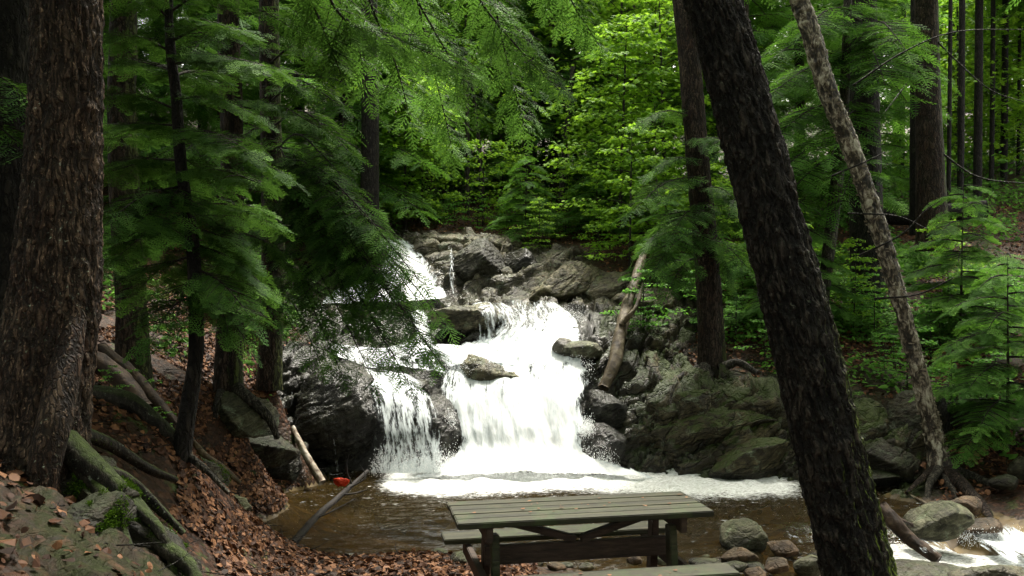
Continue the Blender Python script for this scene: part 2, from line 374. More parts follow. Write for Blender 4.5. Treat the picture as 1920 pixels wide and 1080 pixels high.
def wood_mat():
    b = NB('weathered_green_timber'); v = b.coord((1.2, 14, 14)); n = b.noise(v, 4, 6, .65, .3); m = b.noise(b.coord(), 2.6, 5, .7); f = b.noise(b.coord((3, 60, 60)), 3, 3, .7)
    c = b.ramp(n, [(.3, (.006, .006, .003)), (.5, (.022, .0225, .010)), (.7, (.046, .045, .023))])
    pt = b.noise(b.coord((.25, 8.4, .1)), 1.0, 1); vv = b.node('ShaderNodeVectorMath', operation='SCALE'); b.l.new(c, vv.inputs[0]); b.l.new(b.range(pt, .3, .7, .6, 1.45), vv.inputs['Scale']); c = vv.outputs[0]; c = b.mix(b.range(m, .50, .60), c, b.mix(.6, c, (.028, .045, .012))); c = b.mix(b.math('MULTIPLY', b.range(b.noise(b.coord(), 5.2, 4), .60, .7), .5), c, (.045, .027, .018))
    return b.out(b.pbsdf(c, .7, .3, b.bump(b.math('ADD', n, b.math('MULTIPLY', f, .5)), .5, .008)))
M_WOOD = wood_mat()
def darkwood_mat():
    b = NB('dark_stained_timber'); v = b.coord((2, 12, 12)); n = b.noise(v, 4, 6, .65, .3)
    return b.out(b.pbsdf(b.ramp(n, [(.3, (.012, .008, .006)), (.5, (.035, .022, .015)), (.7, (.06, .04, .026))]), .7, .3, b.bump(n, .5, .008)))
M_DWOOD = darkwood_mat()
def plain(name, c, rough=.5):
    b = NB(name); n = b.noise(b.coord(), 14, 3); return b.out(b.pbsdf(b.mix(n, tuple(x * .75 for x in c), c), rough, .3))

# ------------------------------------------------------------------ terrain
# (u, v, Y, rock, wet)
CT = [
 (0,1080,3.4,.35,0),(150,1080,3.7,.5,0),(370,1080,5.0,.3,0),(200,1000,4.3,.5,0),(0,870,4.6,.3,0),(60,930,4.9,.3,0),(120,900,5.3,.4,0),
 (500,1080,6.6,0,0),(700,1080,7.0,0,0),(850,1075,7.2,0,0),(600,1046,7.7,0,.3),(760,1042,7.9,.0,.6),(460,985,8.3,0,0),(440,930,9.3,.2,.2),(470,905,10.6,.3,.5),
 (340,835,6.6,.3,0),(250,740,9.0,0,0),(425,745,10.0,.2,0),(510,722,11.2,.1,0),(170,700,7.8,.1,0),(60,700,7.0,.1,0),(200,600,11,0,0),(330,600,12,0,0),(430,640,12,0,0),
 (200,500,13.5,0,0),(280,370,17,0,0),(100,420,15,0,0),(450,520,15,0,0),(600,470,18,.1,0),(520,610,13.3,.2,0),(-300,500,10,0,0),(-300,800,5,0,0),
 (530,770,11.4,.6,.5),(590,690,12.7,.8,.6),(620,760,12.2,.9,.8),(620,870,11.9,.9,.9),(540,885,11.6,.7,.8),
 (700,880,11.9,1,1),(770,880,11.9,1,1),(740,720,12.9,1,1),(700,670,13.4,1,1),(780,655,13.8,1,1),(620,640,13.8,.8,.5),
 (850,880,11.9,1,1),(1000,892,11.9,1,1),(1000,775,12.6,1,1),(900,680,13.3,1,1),(840,665,13.6,1,1),(1060,670,13.4,1,1),(1080,800,12.2,1,1),(870,790,12.3,1,1),
 (860,610,14.3,1,.8),(940,585,14.7,1,1),(1040,585,14.8,1,1),(850,575,15.5,1,.9),(700,600,14.8,1,1),(600,590,15.5,1,.8),
 (840,565,16.0,1,1),(700,575,16,1,1),(750,470,17.7,1,1),(830,455,18,1,.2),(900,470,17.2,1,.1),(920,560,16.0,1,.5),(980,500,17,.6,.4),(690,458,18,1,1),(720,440,20,.4,.2),
 (750,405,22,0,0),(850,425,20,.2,0),(950,440,19.5,.1,0),(900,360,26,0,0),(700,360,27,0,0),
 (1100,560,15.6,1,.3),(1040,515,16.4,.6,.0),(1150,512,16.3,.3,0),(1200,472,17.8,.1,0),(1100,425,20.5,0,0),(1250,420,20,0,0),(1300,480,18,0,0),
 (1140,640,13.7,1,.6),(1200,600,14.4,.7,0),(1150,720,12.9,1,.6),(1100,740,12.8,1,1),(1100,800,12.2,1,.9),(1130,860,11.9,1,.9),(1150,885,11.8,1,1),(1250,885,11.7,1,.8),(1250,790,12.1,1,.2),
 (1250,690,13.2,.9,0),(1335,692,13.6,.4,0),(1340,890,11.6,1,.6),(1350,780,12.1,1,0),(1450,905,11.3,1,.5),(1430,790,11.8,1,0),(1400,700,13.1,.5,0),(1450,620,14.5,.1,0),(1550,660,13.8,.2,0),
 (1600,730,12.4,.5,0),(1560,900,11.2,1,.4),(1650,905,10.9,1,.4),(1650,810,11.3,1,0),(1700,740,12.2,.4,0),(1765,885,10.7,.5,0),(1700,930,10.3,.6,.4),(1740,945,10.0,.3,.5),
 (1850,790,11.6,0,0),(1900,700,13,0,0),(1700,520,17.5,0,0),(1600,430,21,0,0),(1850,610,15,0,0),(1850,440,20,0,0),(1900,940,9.7,.1,0),(1920,880,10.6,0,0),(2100,900,9,0,0),(2200,700,12,0,0),
]
DEEP = [  # x, y, z (above water level), rock, wet : pool bottom, banks near the camera, and the far hillsides
 (-1.5,9.6,-.3,0,1),(0,9.3,-.45,0,1),(1.2,9.3,-.45,0,1),(2.6,9.6,-.35,0,1),(-2.4,10.6,-.2,0,1),(-.5,10.8,-.6,0,1),(1,10.9,-.6,0,1),(3,10.4,-.4,0,1),(-1,8.6,-.12,0,1),(.3,8.3,-.15,0,1),(1.3,8.2,-.12,0,1),
 (2.2,8.6,-.1,.2,1),(4.0,9.3,-.3,.2,1),(3.3,8.9,-.3,.2,1),(4.8,9.0,-.1,.2,1),
 (-.3,7.3,.14,0,0),(.4,6.1,.2,0,0),(1.3,6.1,.2,0,0),(-.6,5.5,.26,0,0),(.5,5,.35,0,0),(2.2,7.2,.0,.3,.6),(2.4,6,.12,.2,.2),(1.8,4.6,.25,0,0),(3.6,7.9,-.42,.3,1),(4.6,8.0,-.45,.3,1),(5.6,8.4,-.3,.3,1),(3.2,6.6,-.3,.3,.8),(4.6,6.6,-.5,.3,1),
 (0,2,.75,0,0),(0,-4,.9,0,0),(6,2,.3,0,0),(-2,2.5,1.1,0,0),(-6,2,2.2,0,0),(-5,-5,2,0,0),(6,-6,.8,0,0),(-14,6,5,0,0),(-14,14,7,0,0),(-14,25,9,0,0),(-6,22,4.6,0,0),(14,8,2.5,0,0),(14,15,3.6,0,0),(14,25,5.5,0,0),(6,26,4.9,0,0),
 (0,34,6.4,0,0),(-12,40,10,0,0),(12,38,7.2,0,0),(0,50,10,0,0),(-30,10,10,0,0),(30,10,5,0,0),(30,30,8,0,0),(-30,40,14,0,0),(30,50,11,0,0),(0,75,18,0,0),(-50,-20,10,0,0),(50,-20,5,0,0),(0,-40,3,0,0),(-60,70,22,0,0),(60,70,18,0,0),
]
cp = [(*P(u, v, Y), r, wt) for u, v, Y, r, wt in CT] + [(x, y, z, r, wt) for x, y, z, r, wt in DEEP]
cp = np.array(cp); CXY = cp[:, :2] / 10.0

def tps_fit(val, lam):
    d = np.linalg.norm(CXY[:, None] - CXY[None], axis=2); K = np.where(d > 0, d * d * np.log(d + 1e-12), 0) + lam * np.eye(len(d))
    n = len(d); A = np.zeros((n + 3, n + 3)); A[:n, :n] = K; Q = np.hstack([np.ones((n, 1)), CXY]); A[:n, n:] = Q; A[n:, :n] = Q.T
    return np.linalg.solve(A, np.concatenate([val, np.zeros(3)]))
def tps_eval(wt, x, y):
    q = np.stack([x, y], 1) / 10.0; out = np.empty(len(q))
    for s in range(0, len(q), 20000):
        k = q[s:s + 20000]; d2 = ((k[:, None] - CXY[None]) ** 2).sum(2); out[s:s + 20000] = (.5 * d2 * np.log(d2 + 1e-12)) @ wt[:-3] + wt[-3] + k @ wt[-2:]
    return out
WZ = tps_fit(cp[:, 2], 2e-4)
def idw(col, x, y, pw=3.5):
    q = np.stack([x, y], 1) / 10.0; out = np.empty(len(q))
    for s in range(0, len(q), 20000):
        k = q[s:s + 20000]; d = ((k[:, None] - CXY[None]) ** 2).sum(2) + 1e-5; ww = d ** (-pw / 2); out[s:s + 20000] = (ww @ cp[:, col]) / ww.sum(1)
    return out
def gz(x, y):
    """ground height under the points"""
    x = np.atleast_1d(np.asarray(x, float)); y = np.atleast_1d(np.asarray(y, float)); return tps_eval(WZ, x, y)
def g1(x, y): return float(gz(x, y)[0])

xs = np.concatenate([-np.geomspace(90, 7.6, 34), np.arange(-7.2, 8.2, .032), np.geomspace(8.6, 90, 34)])
ys = np.concatenate([np.linspace(-45, 2, 22), np.arange(2.5, 19.5, .03), np.geomspace(20, 95, 60)])
X, Yg = np.meshgrid(xs, ys); x, y = X.ravel(), Yg.ravel()
z = gz(x, y); rk = idw(3, x, y); wet = idw(4, x, y)
V = np.stack([x, y, z], 1)
def surf_n(V, nr, nc):
    G = V.reshape(nr, nc, 3); return norm(np.cross(np.gradient(G, axis=1), np.gradient(G, axis=0))).reshape(-1, 3)
N = surf_n(V, len(ys), len(xs))
fine = (np.abs(x) < 8.5) & (y > 2) & (y < 21); q = V[fine]
rot = np.array(Matrix.Rotation(math.radians(24), 3, 'Y') @ Matrix.Rotation(math.radians(-14), 3, 'X'))
qr = q @ rot.T
warp = fbm(q * .9, 3, 5)[:, None] * .35
lay = (qr[:, 2:3] + warp * .45) / .17; li = np.floor(lay[:, 0]); lf = lay[:, 0] - li
blk = hsh(li.astype(np.int64), np.floor(qr[:, 0] * .9 + li * .37).astype(np.int64), np.floor(qr[:, 1] * .9 + li * .71).astype(np.int64), 3)
f1, f2, cid = worley(q * np.array([1.3, 1.3, 1.9]) + warp, 11)
lay2 = (qr[:, 2] + warp[:, 0] * .5 + .05 * fbm(q * 4, 2, 77)) / .062; l2 = lay2 - np.floor(lay2); b2 = hsh(np.floor(lay2).astype(np.int64), np.floor(qr[:, 0] * 2.3 + np.floor(lay2) * .37).astype(np.int64), np.floor(qr[:, 1] * 2.3).astype(np.int64), 8)
strata = (blk - .5) * .20 + (sstep(0, .35, lf) - .6) * .14 + (sstep(0, .4, l2) - .6) * .035 + (b2 - .5) * .08
cracks = -.06 * (1 - sstep(0, .12, f2 - f1)); blocks = (cid - .5) * .13
rr = sstep(.35, .7, rk[fine] + .18 * fbm(q * 1.7, 3, 21))
wk = 1 - .7 * sstep(.8, 1, wet[fine]); d = wk * rr * (strata + cracks + blocks + .025 * fbm(q * 3.2, 4, 31, .5, True) + .010 * fbm(q * 11, 3, 33, .6, True)) + (1 - rr) * (.05 * fbm(q * 2.2, 4, 41) + .015 * fbm(q * 12, 3, 43))
dd = d * np.where(q[:, 1] > 19, np.clip((20.5 - q[:, 1]) / 1.5, 0, 1), 1)
V[fine] = q + N[fine] * dd[:, None]
V[~fine, 2] += .3 * fbm(V[~fine] * .25, 3, 51) * np.clip((np.hypot(V[~fine, 0], V[~fine, 1] - 10) - 12) / 10, 0, 1)
q4 = grid_faces(len(ys), len(xs)); fc = V[q4].mean(1); frk = rk[q4].mean(1)
bedm = (fc[:, 2] < .03) & (frk < .62) & (fc[:, 1] > 7.2) & (fc[:, 1] < 12) & (fc[:, 0] > -3.6) & (fc[:, 0] < 6.2)
rockm = (frk > .58) & ~bedm & (fc[:, 1] > 9.5) & (fc[:, 1] < 20)
def sub(name, mask, m, **k):
    f = q4[mask]; ids, inv = np.unique(f, return_inverse=True)
    o = mk(name, V[ids], inv.reshape(-1), np.full(len(f), 4), m, attrs={'rock': rk[ids], 'wet': wet[ids]}); return tag(o, **k)
sub('ground', ~rockm & ~bedm, M_GROUND, kind='structure', label='leaf littered forest floor rising on both banks')
sub('stream_bed', bedm, M_BED, kind='structure', label='golden brown stones under the pool water')
# right bank against the falls; bed of the falls; left lip
ang = fc[:, 0]
right = rockm & (fc[:, 0] > 1.02 + np.clip((fc[:, 1] - 11.9) * .18, 0, .9)) & (fc[:, 1] < 15.0)
sub('rock_outcrop', right, M_BANK, label='wide layered mossy outcrop sloping into the pool right of the falls', cat='rock outcrop')
upper = rockm & ~right & (fc[:, 1] >= 15.0)
sub('rock_ledge', upper, M_LEDGE, label='pale rock shelf around the head of the upper fall', cat='rock ledge')
sub('cliff', rockm & ~right & ~upper, M_ROCKWET, label='wet dark rock face beneath the white falling water', cat='cliff')

# ------------------------------------------------------------------ rocks
def ico(n):
    import bmesh
    bm = bmesh.new(); bmesh.ops.create_icosphere(bm, subdivisions=n, radius=1); V = np.array([v.co[:] for v in bm.verts]); Fc = np.array([[v.index for v in f.verts] for f in bm.faces]); bm.free(); return V, Fc
RL = np.array(Matrix.Rotation(.45, 3, 'Y'))
ICO = {n: ico(n) for n in (3, 4, 5, 6)}
def rock(label, u, v, Y, w_, h_, d_, seed, m, n=6, ang=.55, rz=0, tilt=0, wetv=0., wetbelow=None, rough=1., name='boulder', cat_='rock', group=None, p=None):
    """boulder whose middle shows at (u, v), w/h/d metres"""
    n = 6 if max(w_, h_) > .5 else n
    D, Fc = ICO[n]; r = np.random.RandomState(seed); nn = norm(r.normal(size=(13, 3))); off = r.uniform(.62, 1.0, 13)
    dots = D @ nn.T; k = np.where(dots > .05, off / np.maximum(dots, .05), 9); pl = 1 / (np.sum(np.maximum(1 / k, 0) ** 22, axis=1) ** (1 / 22.))
    ang = min(1, ang * .6 + .45); rad = (1 - ang) * .95 + ang * np.clip(pl, .4, 1.3)
    S = np.array([w_, d_, h_]) / 2
    q = D * rad[:, None] * S; q += norm(D) * (.11 * fbm(q * 2.2 / max(S) * .6 + seed, 4, seed, .55) * S.mean() * 1.1 * rough + .07 * S.mean() * rough * fbm(q @ RL.T * np.array([3, 3, 10.]) * 1.3 / max(max(S), .15) ** .5 + seed, 6, seed + 5, .68, True))[:, None]
    R = np.array(Matrix.Rotation(rz, 3, 'Z') @ Matrix.Rotation(tilt, 3, 'Y')); c = P(u, v, Y) if p is None else np.array(p)
    q = q @ R.T + c
    wv = np.full(len(q), wetv)
    if wetbelow is not None: wv = np.maximum(wv, 1 - sstep(wetbelow, wetbelow + .12, q[:, 2]))
    # origin at its foot
    base = c - np.array([0, 0, h_ / 2]); o = mk(name, q - base, Fc.ravel(), np.full(len(Fc), 3), m, attrs={'wet': wv, 'rock': np.ones(len(q))})
    o.location = base; return tag(o, label, cat_, group)

R = rock
R('large dark dome rock left of the strand fall, wet and mossy', 625, 800, 12.1, 1.25, 1.35, 1.2, 3, M_ROCKWET, 6, .45, wetv=.75)
R('dark rounded shoulder rock above the dome rock beside the left cascade', 640, 715, 12.7, .95, .5, .9, 4, M_ROCKWET, 5, .5, wetv=.4)
R('smooth dark dome rock between the strand fall and the main fall', 828, 808, 12.0, .56, .85, .8, 6, M_ROCKWET, 5, .3, wetv=.8)
R('dark ledge rock crowning the strand fall', 765, 735, 12.6, .85, .35, .7, 8, M_ROCKWET, 5, .7, wetv=.7)
R('mossy grey boulder gripped by roots of the trunk above it', 452, 782, 9.9, .72, .52, .6, 12, M_ROCKPALE, 5, .5)
R('flat moss covered rock just below the root gripped boulder', 488, 842, 10.5, .8, .46, .8, 13, M_ROCKM, 5, .5)
R('dark undercut rock at the pool corner below the mossy rocks', 515, 872, 10.9, .85, .42, .7, 14, M_ROCKWET, 5, .5, wetv=.6)
R('pale lichened boulder with flat face on the leaf slope', 408, 962, 7.3, .56, .36, .5, 16, M_ROCKPALE, 5, .75)
R('moss topped rock behind the pale lichened boulder', 355, 905, 7.4, .62, .48, .6, 17, M_ROCKM, 5, .6)
R('pointed mossy stone upright between logs and sapling', 218, 838, 6.6, .26, .42, .3, 18, M_ROCKM, 5, .7)
R('small pale flat stone left of the sapling foot', 291, 862, 6.4, .11, .14, .1, 19, M_ROCKPALE, 4, .7, name='stone')
R('broad mossy boulder under the big left trunk', 150, 925, 4.75, .42, .34, .4, 20, M_ROCKM, 6, .9)
R('dark broken rock with pale patches below the big left trunk', 165, 985, 4.35, .36, .28, .32, 21, M_ROCKM, 6, 1.)
R('mossy rock in the lower left corner', 40, 1010, 4.15, .34, .24, .35, 22, M_ROCKM, 6, .8)
R('large mossy rock ridge sloping to the bottom edge', 262, 1015, 4.55, .85, .20, .34, 23, M_ROCKM, 6, .9, tilt=math.radians(42))
R('mossy rock slab at the bottom edge beside the ridge', 195, 1085, 4.1, .5, .26, .4, 24, M_ROCKM, 6, .9, tilt=.5)
for k, (u, v_, s_, lb) in enumerate([(110,1045,.16,'small mossy stone under the dark broken rock'),(80,975,.14,'small green stone beside the corner rock'),(225,930,.15,'small mossy stone beside the broad mossy boulder'),(300,1075,.15,'small stone at the bottom edge under the rock ridge'),(215,1015,.17,'pale flecked stone between broken rock and ridge'),(345,1060,.14,'small stone in the moss at the lower end of the ridge'),(20,940,.15,'small stone at the left edge under the large trunk'),(120,1075,.13,'small stone at the bottom edge beside the slab')]):
    R(lb, u, v_, 4.4 + .1 * (k % 3), s_ * 1.2, s_ * .8, s_, 300 + k, M_ROCKM, 5, .9, name='stone')
# falls, upper
R('big dark square boulder beside the thin upper fall', 892, 502, 16.9, 1.15, 1.05, 1.2, 30, M_ROCKWET, 6, .8, wetv=.25)
R('dark glistening block right of the big square boulder', 970, 515, 17.0, .62, .85, .9, 31, M_ROCKWET, 5, .8, wetv=.7)
R('long pale slab capping the top of the upper fall', 868, 482, 18.3, 2.5, .95, 1.5, 36, M_LEDGE, 6, .7, tilt=.06)
R('pale brown rock hump beside the head of the upper fall', 790, 482, 17.7, .75, .7, .8, 33, M_LEDGE, 5, .6, wetv=.2)
R('pale grey slanting boulder right of the dark block', 1055, 545, 16.0, 1.7, .8, 1.2, 34, M_LEDGE, 6, .55, tilt=-.35)
R('leaf strewn boulder above the falls edge', 1140, 545, 15.9, 1.1, .7, 1.0, 35, M_ROCK, 5, .6)
R('brown stepped rock splitting the middle fall', 872, 608, 14.1, 1.0, .62, .9, 36, M_LEDGE, 6, .85, wetv=.35, wetbelow=1.75)
R('dark cube rock under the veil of the middle fall', 915, 632, 14.0, .9, .42, .6, 37, M_ROCKWET, 5, .85, wetv=.8)
R('smooth grey boulder lying at the right edge of the middle fall', 1096, 656, 13.2, .68, .30, .6, 38, M_ROCKPALE, 5, .3)
R('small dark boulder tucked left of the smooth grey boulder', 1056, 648, 13.3, .30, .26, .4, 39, M_ROCK, 5, .4, wetv=.5)
R('low brown hump breaking through the main fall', 925, 704, 12.86, 1.15, .36, .8, 40, M_LEDGE, 6, .35, tilt=.35, wetv=.15)
R('narrow wet rock fin splitting the main fall', 985, 728, 12.7, .5, .14, .3, 41, M_ROCKWET, 5, .4, tilt=.6, wetv=.9)
R('shiny wet boulder at the right foot of the main fall', 1130, 842, 11.8, .62, .55, .6, 42, M_ROCKWET, 5, .5, wetv=1.)
R('wet sloping rock above the right foot of the main fall', 1128, 770, 12.4, .55, .62, .7, 43, M_ROCKWET, 5, .6, wetv=.9)
R('dark rock shelf above the fallen log', 1215, 570, 15.0, 1.0, .45, .9, 44, M_ROCK, 5, .7)
R('long tilted mossy slab of the bank below the root bearing trunk', 1330, 800, 12.0, 1.9, .34, .7, 45, M_BANK, 6, .75, tilt=-.27)
R('blocky pale rock under the roots of the bank trunk', 1300, 770, 12.15, .7, .42, .6, 46, M_BANK, 5, .8, tilt=-.3)
R('brown blocky rock at the water line left of the leaning trunk', 1400, 868, 11.5, 1.15, .42, .6, 147, M_BANK, 6, .9, tilt=-.25, wetbelow=.05)
R('cracked angular rock behind the leaning trunk near the pool', 1655, 860, 11.1, .95, .50, .7, 48, M_ROCKM, 6, .85, wetbelow=.05)
R('tall rounded green rock left of the shaggy birch foot', 1710, 800, 11.6, .95, .95, .9, 49, M_ROCKM, 6, .45)
R('flat dark shelf rock at the far pool edge', 1640, 895, 10.95, .8, .16, .6, 50, M_ROCKM, 5, .8, wetbelow=.1)
R('mossy slope rock right of the shaggy birch', 1800, 790, 11.7, .75, .75, .7, 51, M_ROCKM, 5, .5)
# lower right, by the outflow
R('large round grey boulder beside the picnic table', 1390, 1012, 8.4, .45, .34, .4, 60, M_ROCKPALE, 5, .45, wetbelow=-.02)
R('low pink boulder between bench and round grey boulder', 1384, 1049, 7.9, .38, .17, .3, 61, M_ROCKRED, 5, .5)
R('flat purple grey stone right of the round grey boulder', 1470, 1030, 8.0, .30, .15, .26, 62, M_ROCKRED, 5, .5)
R('brown cobble in front of the flat purple stone', 1455, 1062, 7.5, .22, .13, .2, 63, M_ROCKRED, 5, .4)
R('pale cobble touching the leaning trunk foot', 1515, 1062, 7.5, .26, .2, .22, 64, M_ROCKPALE, 5, .5)
R('pale pink cobble at the end of the near bench', 1418, 1076, 7.2, .20, .1, .18, 65, M_ROCKRED, 5, .4)
R('small blue grey stone behind the pink boulder', 1322, 1048, 8.1, .12, .08, .1, 66, M_ROCKPALE, 4, .4, name='stone')
R('orange brown stone seen under the table', 1190, 1052, 7.9, .14, .08, .1, 67, M_ROCKRED, 4, .4, name='stone')
R('white stone seen between the right table legs', 1238, 1052, 7.8, .14, .09, .1, 68, M_ROCKPALE, 4, .5, name='stone')
R('pale log shaped stone left of the table legs', 868, 1052, 7.5, .20, .16, .3, 69, M_ROCKPALE, 5, .4, rz=.6)
R('large pale wedge boulder in the outflow right of the leaning trunk', 1755, 985, 8.9, .58, .34, .45, 70, M_ROCKPALE, 6, .75, tilt=-.25, wetbelow=-.12)
R('red brown block behind the wedge boulder', 1812, 950, 9.3, .36, .22, .3, 71, M_ROCKRED, 5, .85)
R('wet red block at the edge of the rapid', 1830, 985, 9.1, .40, .16, .3, 72, M_ROCKRED, 5, .85, wetv=.3)
R('dark brown boulder in the lower right corner', 1870, 1088, 7.4, .75, .26, .5, 73, M_ROCK, 5, .5, wetv=.4)
R('flat wet rock under the outflow water', 1730, 1075, 7.7, .8, .16, .5, 74, M_ROCK, 5, .5, wetv=.6)
R('pale rock on the leaf slope at the right edge', 1915, 880, 10.3, .26, .3, .3, 75, M_ROCKPALE, 5, .7)
R('dark round boulder under the far left hemlocks of the upper bank', 762, 385, 23.5, .9, .55, .8, 76, M_ROCK, 4, .5)
R('mossy stone on the litter at the right edge', 1880, 905, 9.9, .3, .16, .25, 77, M_ROCKM, 4, .5, name='stone')
rr_ = random.Random(5)
for k in range(46):
    if k < 22: px_, py_ = rr_.uniform(1.5, 2.5), rr_.uniform(7.6, 8.6)
    elif k < 36: px_, py_ = rr_.uniform(2.6, 4.4), rr_.uniform(8.1, 9.2)
    else: px_, py_ = rr_.uniform(-.9, 1.3), rr_.uniform(7.5, 8.1)
    s_ = rr_.uniform(.07, .2)
    R(['small worn cobble beside the round grey boulder', 'small worn cobble in the outflow shallows', 'small worn cobble at the water edge behind the table'][0 if k < 22 else 1 if k < 36 else 2], 0, 0, 0, s_ * 1.2, s_ * .6, s_, 200 + k, rr_.choice([M_ROCKPALE, M_ROCKRED, M_ROCK]), 3, .4,
      name='cobble', cat_='stone', group='cobbles at the water edge', wetbelow=-.02, p=(px_, py_, g1(px_, py_) + s_ * .14))

# ------------------------------------------------------------------ water
def water_grid(name, x0, x1, y0, y1, st, zf, label):
    gx = np.arange(x0, x1, st); gy = np.arange(y0, y1, st); A, B = np.meshgrid(gx, gy); a, b_ = A.ravel(), B.ravel()
    zt = gz(a, b_); z = zf(a, b_); ff = grid_faces(len(gy), len(gx)); keep = ((zt - z)[ff].min(1) < .25)
    ff = ff[keep]
    # foam: a band under the falls, trailing to the right, and specks
    fx, fy = P(700, 0, 11.8)[0], 0
    d1 = 11.35 + .12 * np.sin(a * 2.2) - .12 * (a > 1) * (a - 1) - b_            # distance in front of the foot of the falls
    side = sstep(-1.9, -1.3, a) * (1 - sstep(3.1, 3.9, a))
    band = (1 - sstep(-.1, 1.4, d1)) * side
    rap = .0
    foam = .04 + .72 * band + .16 * (1 - sstep(0, 2.4, d1)) * sstep(-3., -1.5, a)
    if name == 'stream_water':
        foam = .12 + .3 * sstep(3.3, 3.9, a) * sstep(7.9, 8.3, b_) + .18 * sstep(7.5, 8.2, b_)
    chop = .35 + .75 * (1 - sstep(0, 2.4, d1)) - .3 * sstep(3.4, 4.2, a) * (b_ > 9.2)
    q = np.stack([a, b_, z], 1); z = z + .028 * chop * fbm(q * np.array([4, 7, 1]), 3, 71) + .05 * band * fbm(q * 5, 3, 73)
    ids, inv = np.unique(ff, return_inverse=True)
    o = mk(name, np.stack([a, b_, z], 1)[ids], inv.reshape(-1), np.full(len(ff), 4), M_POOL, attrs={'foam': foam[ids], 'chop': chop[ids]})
    tag(o, label, None, None, 'structure')
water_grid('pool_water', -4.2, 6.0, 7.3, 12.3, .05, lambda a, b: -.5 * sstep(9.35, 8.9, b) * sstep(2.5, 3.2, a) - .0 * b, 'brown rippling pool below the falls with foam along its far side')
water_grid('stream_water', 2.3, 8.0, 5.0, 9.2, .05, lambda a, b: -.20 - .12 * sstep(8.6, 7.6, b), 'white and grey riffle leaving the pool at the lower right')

def ribbon(name, rows, dens, label, seed, wob=.05, lift=.05, nr=None, parent=None, bulge=.1, edge=.6):
    """sheet of water; rows (uL, uR, v, Y[, YR]) from top to foot; dens at each row"""
    r = np.array([(*P(a[0], a[2], a[3]), *P(a[1], a[2], a[4] if len(a) > 4 else a[3]), *(dn if isinstance(dn, tuple) else (dn, dn))) for a, dn in zip(rows, dens)])
    L = np.linalg.norm(np.diff(r[:, :3], axis=0), axis=1).sum(); nr = nr or max(12, int(L / .03)); r = spline(r, nr)
    W = np.linalg.norm(r[:, 3:6] - r[:, :3], axis=1).max(); ncn = max(8, int(W / .03)); t = np.linspace(0, 1, ncn)[None, :, None]
    V = r[:, None, :3] * (1 - t) + r[:, None, 3:6] * t
    mid = V.copy(); V = V.reshape(-1, 3); N = surf_n(V, nr, ncn); N *= np.where((N[:, 1:2] > 0), -1, 1)
    tt = np.tile(t[0, :, 0], nr); ss = np.repeat(np.linspace(0, 1, nr), ncn)
    V += N * (wob * .55 * fbm(V * np.array([7, 2, 1.1]), 4, seed)[:, None] + wob * .8 * fbm(V * np.array([1.8, 1., .8]), 3, seed + 9)[:, None] + bulge * (np.sin(np.pi * tt) * (.4 + .6 * ss))[:, None])
    g = gz(V[:, 0], V[:, 1]); V[:, 2] = np.maximum(V[:, 2], g + lift)
    e = np.minimum(tt, 1 - tt) + .06 * fbm(np.stack([ss * L * 3, tt * 4, tt * 0 + seed], 1), 3, seed)
    wl = np.linalg.norm(r[:, 3:6] - r[:, :3], axis=1).repeat(ncn)
    dn = np.repeat(r[:, 6], ncn) * (1 - tt) + np.repeat(r[:, 7], ncn) * tt - edge * (1 - sstep(-.02, np.minimum(.24 / np.maximum(wl, .1), .45), e)) - .16 * (ss < .03)
    f = grid_faces(nr, ncn)
    o = mk(name, V, f.ravel(), np.full(len(f), 4), M_FALL, attrs={'dens': dn}, parent=parent)
    uvl = o.data.uv_layers.new(name='UVMap'); U = np.stack([(tt - .5) * wl, ss * L], 1)[f.ravel()]; uvl.data.foreach_set('uv', U.astype(np.float32).ravel())
    if label: tag(o, label, 'waterfall')
    return o
ribbon('waterfall', [(930,1050,564,14.9),(915,1080,588,14.35),(905,1105,620,13.85),(850,1090,652,13.35),(828,1100,685,12.95),(818,1108,740,12.35),(838,1100,800,11.95),(845,1112,850,11.7),(775,1230,897,11.35)],
       [(.2,.35),(.2,.55),(.28,.7),(.55,.68),(.48,.55),(.5,.65),(.6,.72),(.75,.8),(.85,.85)], 'main white waterfall spreading into the middle of the pool', 101, .09)
ribbon('waterfall', [(800,870,648,13.55),(815,930,665,13.2),(825,1000,690,12.9)], [.7,.7,.5], 'low white shelf of water running in front of the stepped brown rock', 103, .04)
ribbon('waterfall', [(868,968,570,14.3),(872,1000,588,13.75),(878,1010,620,13.55),(875,1010,654,13.45)], [.42,.38,.33,.45], 'thin broken veil over the dark cube rock of the middle fall', 105, .03)
ribbon('waterfall', [(690,765,450,17.9),(715,790,482,17.2),(690,812,512,16.7),(610,832,545,16.1),(585,842,572,15.7)], [(.5,.8),(.55,.9),(.45,.85),(.5,.8),(.55,.7)], 'upper white waterfall slanting down behind the hemlock boughs', 107, .06, lift=.14)
ribbon('waterfall', [(832,858,462,17.3),(832,862,500,16.6),(830,868,558,15.9)], [.36,.36,.33], 'narrow upper fall running left of the big square boulder', 109, .03, lift=.12)
ribbon('waterfall', [(765,800,590,14.9),(768,812,615,14.3),(755,825,645,13.7),(610,850,676,13.3),(600,860,700,12.9)], [.7,.7,.6,.42,.42], 'side chute of white water coming out behind the bough tips', 111, .05, lift=.12)
ribbon('waterfall', [(630,770,695,12.8),(672,806,722,12.3),(690,822,755,11.85),(695,838,810,11.5),(692,848,850,11.45),(688,856,886,11.42)], [.5,.48,.46,.43,.43,.55], 'broken strand fall spilling between the two dome rocks', 113, .05, bulge=.05, edge=.3)
ribbon('waterfall', [(614,626,792,11.55),(617,632,820,11.45),(620,640,850,11.40),(618,648,884,11.38)], [.3,.32,.3,.34], 'thread of water trickling down the face of the large dome rock', 115, .01, bulge=.02)
